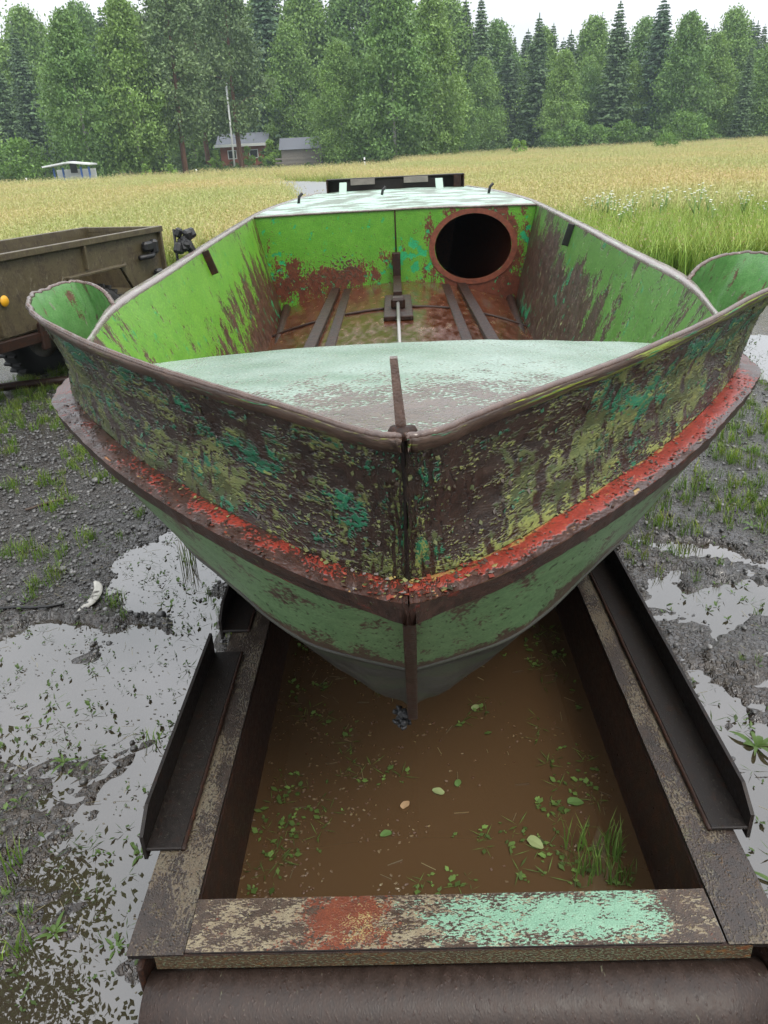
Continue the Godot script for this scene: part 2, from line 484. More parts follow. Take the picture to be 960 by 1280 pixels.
	M.aft_deck = weathered(384, 384, 96, [rgb(96, 110, 96), rgb(120, 132, 116)], [
		{"n": nz(384, 384, 40, 97, 2, 1), "at": 0.38, "edge": 0.2, "c": [rgb(150, 180, 164), rgb(166, 188, 176)], "r": 0.42, "h": 0.4},
	], [0.25, 0.4], 0.15, 0.5)
	M.floor = weathered(512, 512, 101, [rgb(51, 29, 18), rgb(96, 51, 28)], [
		{"n": nz(512, 512, 60, 102, 1, 2), "at": 0.66, "edge": 0.25, "c": [rgb(71, 56, 46), rgb(87, 65, 54)], "r": 0.15, "h": 0.3},
		{"n": nz(512, 512, 40, 103), "at": 0.72, "edge": 0.2, "c": [rgb(117, 59, 28), rgb(70, 65, 34)], "r": 0.3, "h": 0.3, "b": [[0.5, 0.05, 0.4, 0.12, 0.1]]},
	], [0.06, 0.32], 0.25, 0.65)
	M.rust = world_mapped(weathered(512, 512, 111, [rgb(28, 20, 17), rgb(53, 35, 27)], [
		{"n": nz2(512, 512, 60, 8, 112), "at": 0.54, "edge": 0.12, "c": [rgb(66, 37, 22), rgb(48, 30, 22)], "r": 0.5, "h": 0.4},
		{"n": nz2(512, 512, 40, 6, 114), "at": 0.66, "edge": 0.1, "c": [rgb(24, 19, 17), rgb(34, 26, 21)], "r": 0.25, "h": 0.2},
	], [0.4, 0.65], 0.3, 0.35), 0.5)
	M.wet_rust = world_mapped(weathered(256, 256, 113, [rgb(58, 44, 38), rgb(104, 82, 70)], [], [0.12, 0.4], 0.4, 0.6), 0.3)
	M.dark_steel = world_mapped(weathered(512, 512, 116, [rgb(20, 17, 16), rgb(36, 30, 27)], [
		{"n": nz(512, 512, 16, 117), "at": 0.78, "edge": 0.1, "c": [rgb(58, 57, 47), rgb(44, 46, 36)], "r": 0.7, "h": 0.5},
		{"n": nz(512, 512, 60, 118), "at": 0.68, "edge": 0.2, "c": [rgb(42, 27, 20), rgb(33, 24, 19)], "r": 0.5, "h": 0.3},
	], [0.35, 0.6], 0.3, 0.35), 0.45)
	M.flange = weathered(96, 1024, 121, [rgb(34, 29, 26), rgb(61, 49, 42)], [
		{"n": nz2(96, 1024, 80, 6, 122, 1, 2, 0.55), "at": 0.56, "edge": 0.12, "c": [rgb(91, 87, 73), rgb(80, 67, 52)], "r": 0.6, "h": 0.5, "b": [[0.4, 0.55, 0.5, 0.35, 0.1], [0.8, 0.95, 1.0, 0.1, -0.1]]},
		{"n": nz2(96, 1024, 40, 5, 123), "at": 0.64, "edge": 0.12, "c": [rgb(78, 52, 36), rgb(66, 73, 53)], "r": 0.6, "h": 0.5},
		{"n": nz(96, 1024, 8, 124), "at": 0.74, "edge": 0.1, "c": [rgb(29, 25, 22), rgb(37, 31, 26)], "r": 0.4, "h": 0.0},
	], [0.3, 0.5], 0.4)
	M.cross_top = weathered(1024, 128, 131, [rgb(40, 33, 28), rgb(78, 62, 50)], [
		{"n": nz2(1024, 128, 40, 7, 132, 2, 1, 0.5), "at": 0.58, "edge": 0.08, "c": [rgb(128, 120, 98), rgb(108, 96, 76)], "r": 0.6, "h": 0.5, "b": [[0.2, 0.6, 0.25, 0.6, 0.1], [0.42, 0.7, 0.1, 0.5, 0.1]]},
		{"n": nz2(1024, 128, 50, 9, 133, 1, 1, 0.5), "at": 0.76, "edge": 0.1, "c": [rgb(106, 52, 30), rgb(82, 42, 28)], "r": 0.5, "h": 0.3, "b": [[0.3, 0.45, 0.1, 0.8, 0.6]]},
		{"n": nz2(1024, 128, 30, 5, 134, 1, 1, 0.4), "at": 0.72, "edge": 0.14, "c": [rgb(142, 130, 82), rgb(128, 112, 70)], "r": 0.6, "h": 0.5, "b": [[0.33, 0.6, 0.06, 0.5, 0.26]]},
		{"n": nz2(1024, 128, 40, 7, 135, 2, 1, 0.4), "at": 0.89, "edge": 0.07, "c": [rgb(122, 156, 132), rgb(102, 138, 116)], "r": 0.45, "h": 0.55, "b": [[0.5, 0.5, 0.13, 0.8, 0.36], [0.68, 0.5, 0.16, 0.8, 0.52], [0.85, 0.4, 0.12, 0.8, 0.48], [0.97, 0.5, 0.05, 0.8, -0.4]]},
	], [0.3, 0.5], 0.4)
	M.cross_face = weathered(1024, 64, 141, [rgb(49, 39, 28), rgb(88, 69, 47)], [
		{"n": nz(1024, 64, 9, 142), "at": 0.6, "edge": 0.16, "c": [rgb(91, 100, 76), rgb(78, 85, 59)], "r": 0.7, "h": 0.5, "b": [[0.7, 0.5, 0.25, 0.8, 0.12]]},
		{"n": nz(1024, 64, 40, 143), "at": 0.8, "edge": 0.2, "c": [rgb(115, 78, 30), rgb(88, 49, 28)], "r": 0.6, "h": 0.3, "b": [[0.97, 0.5, 0.05, 0.8, 0.4], [0.35, 0.5, 0.1, 0.8, 0.2]]},
	], [0.4, 0.6], 0.4)
	M.pipe = weathered(1024, 256, 151, [rgb(35, 27, 23), rgb(57, 45, 39)], [
		{"n": nz(1024, 256, 8, 152), "at": 0.74, "edge": 0.15, "c": [rgb(45, 33, 28), rgb(65, 51, 45)], "r": 0.4, "h": 0.6},
		{"n": nz(1024, 256, 14, 153, 1, 3), "at": 0.88, "edge": 0.06, "c": [rgb(77, 79, 63), rgb(89, 83, 68)], "r": 0.6, "h": 0.5},
	], [0.36, 0.6], 0.3, 0.4)
	M.olive = world_mapped(weathered(512, 512, 161, [rgb(68, 61, 43), rgb(91, 82, 59)], [
		{"n": nz2(512, 512, 80, 8, 162, 1, 2, 0.6), "at": 0.54, "edge": 0.14, "c": [rgb(52, 43, 34), rgb(70, 59, 45)], "r": 0.6, "h": 0.4},
		{"n": nz2(512, 512, 30, 6, 163, 1, 4, 0.5), "at": 0.66, "edge": 0.1, "c": [rgb(115, 108, 88), rgb(97, 90, 70)], "r": 0.6, "h": 0.4},
		{"n": nz2(512, 512, 40, 5, 164, 1, 1, 0.5), "at": 0.7, "edge": 0.06, "c": [rgb(59, 37, 27), rgb(41, 32, 27)], "r": 0.6, "h": 0.2},
	], [0.35, 0.6], 0.2), 1.0)
	M.black = plain(rgb(24, 24, 25), 0.5)
	M.rubber = plain(rgb(36, 36, 36), 0.75)
	M.silver = plain(rgb(150, 148, 142), 0.35)
	M.silver.metallic = 0.8
	M.white_paint = plain(rgb(205, 208, 206), 0.5)
	M.blue_paint = plain(rgb(58, 96, 160), 0.5)
	M.white_flower = plain(rgb(196, 200, 186), 0.8)
	M.yellow = plain(rgb(216, 160, 30), 0.4)
	M.grey_roof = plain(rgb(88, 92, 100), 0.6)
	M.brick_red = plain(rgb(128, 74, 54), 0.8)
	M.grey_wood = world_mapped(weathered(256, 256, 171, [rgb(96, 92, 86), rgb(128, 122, 114)], [], [0.6, 0.8], 0.3), 1.0)
	M.bark_light = world_mapped(weathered(256, 256, 181, [rgb(150, 148, 140), rgb(190, 188, 180)], [
		{"n": nz(256, 256, 20, 182, 3, 1), "at": 0.66, "edge": 0.1, "c": [rgb(50, 46, 42), rgb(70, 66, 60)], "r": 0.8, "h": 0.2}], [0.6, 0.8], 0.3), 0.8)
	M.bark_dark = plain(rgb(74, 62, 54), 0.85)
	M.bark_red = plain(rgb(112, 80, 62), 0.85)
	M.asphalt = world_mapped(weathered(512, 512, 191, [rgb(116, 118, 122), rgb(146, 148, 152)], [], [0.25, 0.45], 0.1), 1.0)
	# muddy ground: mineral grain, tinted by the ground's own vertex colours
	var g := weathered(768, 768, 201, [rgb(140, 136, 132), rgb(176, 172, 168)], [
		{"n": nz(768, 768, 15, 202, 1, 1, 1), "at": 0.5, "edge": 0.45, "c": [rgb(250, 248, 246), rgb(206, 204, 202)], "r": 0.3, "h": 0.6},
		{"n": nz(768, 768, 9, 203, 1, 1, 1), "at": 0.6, "edge": 0.2, "c": [rgb(78, 74, 70), rgb(104, 100, 98)], "r": 0.25, "h": 0.1},
		{"n": nz(768, 768, 7, 204, 1, 1, 1), "at": 0.8, "edge": 0.1, "c": [rgb(255, 255, 255), rgb(240, 240, 240)], "r": 0.4, "h": 0.8},
	], [0.18, 0.42], 1.4, 0.65)
	g.vertex_color_use_as_albedo = true
	M.ground = world_mapped(g, 0.85)
	# muddy water with a still surface
	var wt := plain(rgb(48, 42, 34), 0.0, 0.7)
	wt.clearcoat_enabled = true
	wt.clearcoat = 1.0
	wt.clearcoat_roughness = 0.0
	M.water = wt
	M.brown_water = wt.duplicate()
	M.brown_water.albedo_color = rgb(80, 61, 41)
	M.leaf = leafy(Color.WHITE, 0.7)
	M.needle = leafy(Color.WHITE, 0.3)
	M.grass = leafy(Color.WHITE, 0.6)
	var peb := plain(Color.WHITE, 0.35, 0.55)
	peb.vertex_color_use_as_albedo = true
	M.pebble = peb
	var fl := plain(Color.WHITE, 0.5)
	fl.vertex_color_use_as_albedo = true
	M.flake = fl

# ---------------------------------------------------------------- ground and water
func pool(x: float, d: float, cx: float, cd: float, rx: float, rd: float) -> float:
	return clampf(1.25 - sqrt(pow((x - cx) / rx, 2) + pow((d - cd) / rd, 2)), 0.0, 0.6)
func ground_height(x: float, d: float) -> float:
	var n1 := gn1.get_noise_2d(x, d)
	var n2 := gn2.get_noise_2d(x, d)
	var n3 := gn3.get_noise_2d(x, d)
	if d > 9.0 or absf(x) > 7.0 or d < -3.0: return 0.06 + 0.05 * n1
	var n4 := gn3.get_noise_2d(x * 2.3 + 50.0, d * 2.3)
	var wob := n1 * 0.22 + n2 * 0.09
	var px := x + wob
	var pd := d + wob * 1.2
	var wet := 0.0
	for p in [[-1.0, 2.98, 0.3, 0.45], [-1.05, 2.08, 0.62, 0.3], [-0.8, 2.5, 0.14, 0.4], [-0.74, 1.6, 0.14, 0.36], [-0.78, 1.02, 0.16, 0.16], [-1.5, 2.35, 0.4, 0.14], [1.12, 2.5, 0.24, 0.14], [0.96, 1.85, 0.12, 0.22], [1.75, 2.6, 0.36, 0.1], [1.45, 2.1, 0.24, 0.08], [1.35, 2.95, 0.36, 0.07], [3.1, 5.9, 0.6, 0.9], [0.9, 1.2, 0.2, 0.4]]:
		wet = maxf(wet, pool(px, pd, p[0], p[1], p[2], p[3]))
	var mud := clampf(1.4 - sqrt(pow((x + 0.95) / 0.8, 2) + pow((d - 1.3) / 0.8, 2)), 0, 1)
	mud = maxf(mud, clampf(1.5 - sqrt(pow((x - 1.4) / 0.9, 2) + pow((d - 2.3) / 0.9, 2)), 0, 1) * 0.85)
	var y := 0.052 + 0.012 * n1 + 0.009 * n2 + 0.006 * n3 - 0.027 * mud - wet * 0.1 + mud * (0.012 * n3 + 0.013 * n2 + 0.009 * n4)
	# wheel ruts in the mud beside the cradle
	if x > 0.7 and x < 2.6 and d > 1.2 and d < 3.6:
		var q := (x - 0.9) * 0.62 + (d - 2.4)
		for k in [-0.5, -0.15, 0.2, 0.55]:
			var e: float = (q - k + n1 * 0.08) / 0.035
			y += 0.03 * exp(-e * e) * (0.6 + 0.6 * n2)
	# the hollow in the cradle
	if d > 0.7 and d < 7.5:
		var e := minf(minf(x + 0.62, 0.74 - x), d - 0.7)
		y = lerpf(y, -0.04 + 0.012 * n2, smoothstep(0.0, 0.12, e))
	return y
func ground():
	var xs := []
	var x := -3.4
	while x < 3.4:
		xs.append(x)
		x += 0.022
	var st := 0.035
	while x < 700:
		xs.append(x)
		st *= 1.16
		x += st
	xs.append(700.0)
	x = -3.4
	st = 0.035
	while x > -700:
		st *= 1.16
		x -= st
		xs.push_front(x)
	var ds := [-700.0, -300.0, -100.0, -40.0, -15.0, -6.0, -3.0, -1.5, -0.6, -0.1, 0.2, 0.4, 0.55]
	var d := 0.6
	st = 0.021
	while d < 900:
		ds.append(d)
		d += st
		if d > 3.4: st *= 1.045
	var rows := []
	var n := xs.size()
	var tl := tool()
	for i in ds.size():
		for j in n:
			var gx: float = xs[j]
			var gd: float = ds[i]
			var y := ground_height(gx, gd)
			if gd > 62.0 and gx < 8.0: y += smoothstep(62.0, 92.0, gd) * smoothstep(8.0, -8.0, gx) * 0.55
			tl.set_color(ground_color(gx, gd, y))
			tl.set_uv(Vector2(gx, gd))
			tl.add_vertex(V(gx, y, gd))
	for i in ds.size() - 1:
		for j in n - 1:
			var a := i * n + j
			for k in [a, a + n, a + n + 1, a, a + n + 1, a + 1]: tl.add_index(k)
	tl.generate_normals()
	tl.generate_tangents()
	struct_of(part(tl, "ground", M.ground)).set_meta("label", "muddy gravel yard running out into the meadow")
	# standing water
	var wtr := sheet([PackedVector3Array([V(-4.5, WATER, 8.2), V(4.5, WATER, 8.2)]), PackedVector3Array([V(-4.5, WATER, 0.3), V(4.5, WATER, 0.3)])])
	struct_of(put(wtr, "puddle_water", M.water)).set_meta("label", "muddy rainwater standing in the yard and the cradle")
	var pw := sheet([PackedVector3Array([V(-0.46, WATER + 0.004, 6.6), V(0.58, WATER + 0.004, 6.6)]), PackedVector3Array([V(-0.46, WATER + 0.004, 0.96), V(0.58, WATER + 0.004, 0.96)])])
	struct_of(put(pw, "cradle_water", M.brown_water)).set_meta("label", "brown muddy water filling the cradle")
	# the road behind the boat
	var rd := []
	var mids := curve([V(-0.8, 0, 22), V(-2.2, 0, 32), V(-4.6, 0, 42), V(-12, 0, 53), V(-25, 0, 59.5), V(-50, 0, 62), V(-90, 0, 63)], 60)
	var ra := PackedVector3Array()
	var rb := PackedVector3Array()
	for i in mids.size():
		var t := (mids[mini(i + 1, 59)] - mids[maxi(i - 1, 0)]).normalized()
		var nn := t.cross(Vector3.UP) * 1.9
		ra.append(mids[i] + nn + Vector3(0, 0.19, 0))
		rb.append(mids[i] - nn + Vector3(0, 0.19, 0))
	struct_of(put(sheet([ra, rb]), "road", M.asphalt)).set_meta("label", "wet grey asphalt road curving behind the meadow")
func road_distance(x: float, d: float) -> float:
	var best := 99.0
	for s in [[-0.8, 22, -2.2, 32], [-2.2, 32, -4.6, 42], [-4.6, 42, -12, 53], [-12, 53, -25, 59.5], [-25, 59.5, -50, 62], [-50, 62, -90, 63]]:
		var a := Vector2(s[0], s[1])
		best = minf(best, Vector2(x, d).distance_to(Geometry2D.get_closest_point_to_segment(Vector2(x, d), a, Vector2(s[2], s[3]))))
	return best
func meadow_edge(x: float) -> float:
	# depth at which the tall grass begins
	if x > 0: return 10.5 + 0.25 * gn1.get_noise_2d(x, 0.0) * 4.0
	return 10.5 + 1.0 * gn1.get_noise_2d(x, 5.0)
func ground_color(x: float, d: float, y: float) -> Color:
	var n1 := 0.5 + 0.5 * gn1.get_noise_2d(x * 0.7 + 40, d * 0.7)
	var n2 := 0.5 + 0.5 * gn2.get_noise_2d(x + 9, d)
	var c := Color(0.045, 0.042, 0.04).lerp(Color(0.085, 0.08, 0.075), n2)
	c = c.lerp(Color(0.06, 0.043, 0.027), clampf(n1 * 1.8 - 0.5, 0, 1) * 0.8)
	if d < 2.2 and absf(x) < 2.5: c = c.lerp(Color(0.062, 0.044, 0.027), 0.75)
	if d > 4.6:
		c = c.lerp(Color(0.12, 0.12, 0.045).lerp(Color(0.13, 0.1, 0.06), n2), smoothstep(4.6, 7.5, d + n1 * 2.0 - 1.0) * 0.8)
	var far := gn1.get_noise_2d(x * 0.06, d * 0.06)
	c = c.lerp(Color(0.18, 0.215, 0.055).lerp(Color(0.26, 0.26, 0.1), clampf(0.5 + far, 0, 1)), smoothstep(9.0, 11.0, d))
	return c

# ---------------------------------------------------------------- the cradle the boat sits on
func cradle():
	var cx := 0.06
	var root := thing("steel_cradle", Vector3(cx, 0, -3.5), "rusty steel cradle with channel rails and a fat front pipe under the old boat", "cradle")
	var top := 0.31
	var back := 6.6
	for s: float in [-1.0, 1.0]:
		var xi := cx + s * 0.5025
		var xo := cx + s * 0.612
		# top flange with uneven edges
		var rows := []
		var n := 90
		for k in 5:
			var r := PackedVector3Array()
			for i in n:
				var d := lerpf(back, 0.936, float(i) / (n - 1))
				var f := float(k) / 4
				r.append(V(lerpf(xi, xo, f) + 0.0015 * gn3.get_noise_2d(d * 3.0, k), top + 0.0012 * gn3.get_noise_2d(d * 2.0 + 7, k * 0.1), d))
			rows.append(r)
		# v must run along the rail in this texture
		var uvs := []
		for k in 5:
			var ur := []
			for i in n: ur.append(Vector2(float(k) / 4, -rows[k][i].z / 1.45 + s * 0.2))
			uvs.append(ur)
		if s > 0:
			rows.reverse(); uvs.reverse()
		var rail := put(box_mesh(V((xi + xo) / 2, top - 0.008, (back + 0.937) / 2), Vector3(absf(xo - xi) - 0.002, 0.013, back - 0.94), Basis.IDENTITY, 0.002), "side_rail", M.dark_steel, root)
		put(sheet(rows, uvs), "top_flange", M.flange, rail)
		put(box_mesh(V(xi + s * 0.006, top - 0.155, (back + 1.06) / 2), Vector3(0.01, 0.27, back - 1.06)), "web", M.rust, rail)
		# angle iron welded on the outer half
		var pieces := [[1.19, back]] if s > 0 else [[1.17, 1.88], [1.99, back]]
		for p in pieces:
			var an := tool()
			var xa := cx + s * 0.562
			var xb := cx + s * 0.64
			cbox(an, V((xa + xb) / 2, top + 0.007, (p[0] + p[1]) / 2), Vector3(absf(xb - xa), 0.009, p[1] - p[0]), Basis.IDENTITY, 0.002)
			var p0 := V(xb, top + 0.003, p[0])
			var o := Vector3(s * 0.008, 0, 0)
			# upright leg with a clipped front corner
			var prof := [p0, V(xb, top + 0.045, p[0]), V(xb, top + 0.078, p[0] + 0.06), V(xb, top + 0.078, p[1]), V(xb, top - 0.02, p[1]), V(xb, top - 0.02, p[0])]
			an.set_smooth_group(-1)
			for i in range(1, 5):
				for q in [prof[0], prof[i], prof[i + 1]]: an.add_vertex(q)
				for q in [prof[0] + o, prof[i + 1] + o, prof[i] + o]: an.add_vertex(q)
			for i in 6:
				quad(an, prof[i], prof[(i + 1) % 6], prof[(i + 1) % 6] + o, prof[i] + o)
			an.generate_normals()
			part(an, "angle_iron", M.dark_steel, root)
			# weld bead along its inner foot
			var wb := PackedVector3Array()
			for i in 60:
				var d := lerpf(p[0], minf(p[1], 3.2), i / 59.0)
				wb.append(V(xa - s * 0.002 + 0.002 * gn3.get_noise_2d(d * 9, s), top + 0.006, d))
			put(tube_mesh(wb, 0.005, 6), "weld_bead", M.rust, rail)
	# front cross beam: top plate and lip
	var cr := []
	for k in 4:
		var r := PackedVector3Array()
		for i in 40:
			r.append(V(lerpf(-0.44, 0.556, i / 39.0), top + 0.004 + 0.001 * gn3.get_noise_2d(i * 0.05, k), lerpf(1.05, 0.938, k / 3.0)))
		cr.append(r)
	var beam := put(box_mesh(V(0.058, top - 0.01, 0.996), Vector3(0.99, 0.022, 0.112), Basis.IDENTITY, 0.003), "cross_beam", M.dark_steel, root)
	put(sheet(cr), "beam_top", M.cross_top, beam)
	var fr := []
	for k in 3:
		var r := PackedVector3Array()
		for i in 40:
			r.append(V(lerpf(-0.498, 0.606, i / 39.0), lerpf(top - 0.003, top - 0.038, k / 2.0), 0.9355))
		fr.append(r)
	put(sheet(fr), "beam_lip", M.cross_face, beam)
	put(box_mesh(V(0.054, top - 0.021, 0.942), Vector3(1.10, 0.034, 0.009), Basis.IDENTITY, 0.002), "lip_plate", M.rust, beam)
	# the fat pipe under the lip and its brackets
	var pp := PackedVector3Array()
	for i in 12: pp.append(V(lerpf(-0.515, 0.632, i / 11.0), 0.185, 0.905))
	var pr := PackedFloat32Array()
	for i in 12: pr.append(0.083 if i > 0 and i < 11 else 0.078)
	put(tube_mesh(pp, pr, 40), "front_pipe", M.pipe, root)
	for s: float in [-1.0, 1.0]:
		put(box_mesh(V(cx + s * 0.585, 0.16, 1.0), Vector3(0.012, 0.27, 0.16)), "bracket", M.rust, root)
	for d in [3.0, 5.0, 6.5]:
		put(box_mesh(V(cx, 0.1, d), Vector3(0.98, 0.09, 0.09)), "cross_member", M.dark_steel, root)

# ---------------------------------------------------------------- the boat
const RIM := [[0, 1.28, 1.03], [0.05, 1.28, 1.05], [0.17, 1.283, 1.165], [0.345, 1.288, 1.32], [0.48, 1.295, 1.44], [0.66, 1.305, 1.62], [0.82, 1.32, 1.8], [0.9, 1.333, 1.92], [0.955, 1.34, 2.08], [0.95, 1.342, 2.2], [0.915, 1.341, 2.265], [0.86, 1.337, 2.235], [0.805, 1.325, 2.165], [0.77, 1.298, 2.115]]
const FOOT := [[0, 1.005, 1.1], [0.05, 1.006, 1.115], [0.16, 1.012, 1.18], [0.32, 1.03, 1.316], [0.45, 1.042, 1.44], [0.6, 1.055, 1.6], [0.76, 1.068, 1.81], [0.84, 1.068, 1.93], [0.915, 1.06, 2.06], [0.925, 1.055, 2.16], [0.905, 1.055, 2.22], [0.87, 1.055, 2.23], [0.83, 1.055, 2.2], [0.785, 1.055, 2.15]]
const LEDGE_IN := [[0, 1.005, 1.1], [0.05, 1.006, 1.115], [0.16, 1.012, 1.18], [0.32, 1.03, 1.316], [0.45, 1.042, 1.44], [0.6, 1.055, 1.6], [0.76, 1.068, 1.81], [0.83, 1.075, 1.94], [0.86, 1.08, 2.06], [0.84, 1.083, 2.4], [0.9, 1.085, 3.4], [0.93, 1.085, 5.2], [0.8, 1.085, 7.7]]
const LEDGE_OUT := [[0, 0.998, 1.035], [0.05, 0.999, 1.052], [0.175, 1.006, 1.118], [0.362, 1.02, 1.275], [0.5, 1.032, 1.408], [0.655, 1.046, 1.575], [0.815, 1.06, 1.79], [0.9, 1.066, 1.92], [0.968, 1.07, 2.06], [0.995, 1.075, 2.4], [1.0, 1.075, 3.4], [1.0, 1.075, 5.2], [0.84, 1.075, 7.73]]
const CHINE := [[0.008, 0.70, 1.265], [0.11, 0.695, 1.315], [0.215, 0.685, 1.385], [0.32, 0.67, 1.51], [0.42, 0.652, 1.66], [0.52, 0.635, 1.81], [0.62, 0.615, 1.96], [0.7, 0.595, 2.12], [0.76, 0.57, 2.3], [0.82, 0.52, 2.8], [0.85, 0.45, 3.6], [0.86, 0.42, 5.2], [0.72, 0.44, 7.7]]
const KEEL := [[0.006, 0.564, 1.3], [0.006, 0.52, 1.42], [0.006, 0.48, 1.53], [0.006, 0.44, 1.65], [0.006, 0.4, 1.78], [0.006, 0.36, 1.92], [0.006, 0.325, 2.06], [0.006, 0.29, 2.22], [0.006, 0.26, 2.4], [0.006, 0.21, 2.9], [0.006, 0.17, 3.7], [0.006, 0.16, 5.2], [0.006, 0.18, 7.7]]
const GUNWALE := [[0.664, 1.3, 1.64], [0.755, 1.293, 2.12], [0.79, 1.29, 2.8], [0.83, 1.29, 3.6], [0.865, 1.291, 4.5], [0.885, 1.292, 5.15]]
const WELL := [[0.4, 0.86, 1.66], [0.5, 0.76, 2.12], [0.58, 0.7, 2.8], [0.64, 0.69, 3.6], [0.71, 0.69, 4.5], [0.765, 0.69, 5.15]]

func bow_side(s: float) -> Dictionary:
	# the rim and the foot of the bow plate on one side; one wing is bent further out than the other
	var n := 130
	var rim := curve(side(RIM, s), n)
	var foot := curve(side(FOOT, s), n)
	for i in n:
		var x := absf(rim[i].x)
		var out := smoothstep(0.74, 1.0, x) * (0.075 if s > 0 else 0.012)
		var f := float(i) / (n - 1)
		var jag := gn3.get_noise_2d(f * 3.0, s * 4.0) * 0.0045 + gn2.get_noise_2d(f * 2.2, s * 9.0) * 0.004
		rim[i] += Vector3(s * (out + jag), jag * smoothstep(0.02, 0.2, f), jag)
	return {"rim": rim, "foot": foot, "n": n}
func bow_point(b: Dictionary, i: int, v: float, s: float) -> Vector3:
	# v from the rim (0) to the foot (1), hollow in the middle, dented
	var p: Vector3 = b.rim[i].lerp(b.foot[i], v)
	var hollow := sin(v * PI) * 0.018 * smoothstep(0.0, 0.15, float(i) / b.n)
	var f: float = float(i) / b.n
	var dent := gn2.get_noise_2d(f * 2.4 + s, v * 0.5) * 0.006 + gn3.get_noise_2d(f * 4.0, v + s) * 0.0022
	dent *= smoothstep(0.0, 0.1, v) * smoothstep(1.0, 0.9, v)
	return p + Vector3(-s * (hollow + dent), 0, -(hollow + dent) * 0.7)

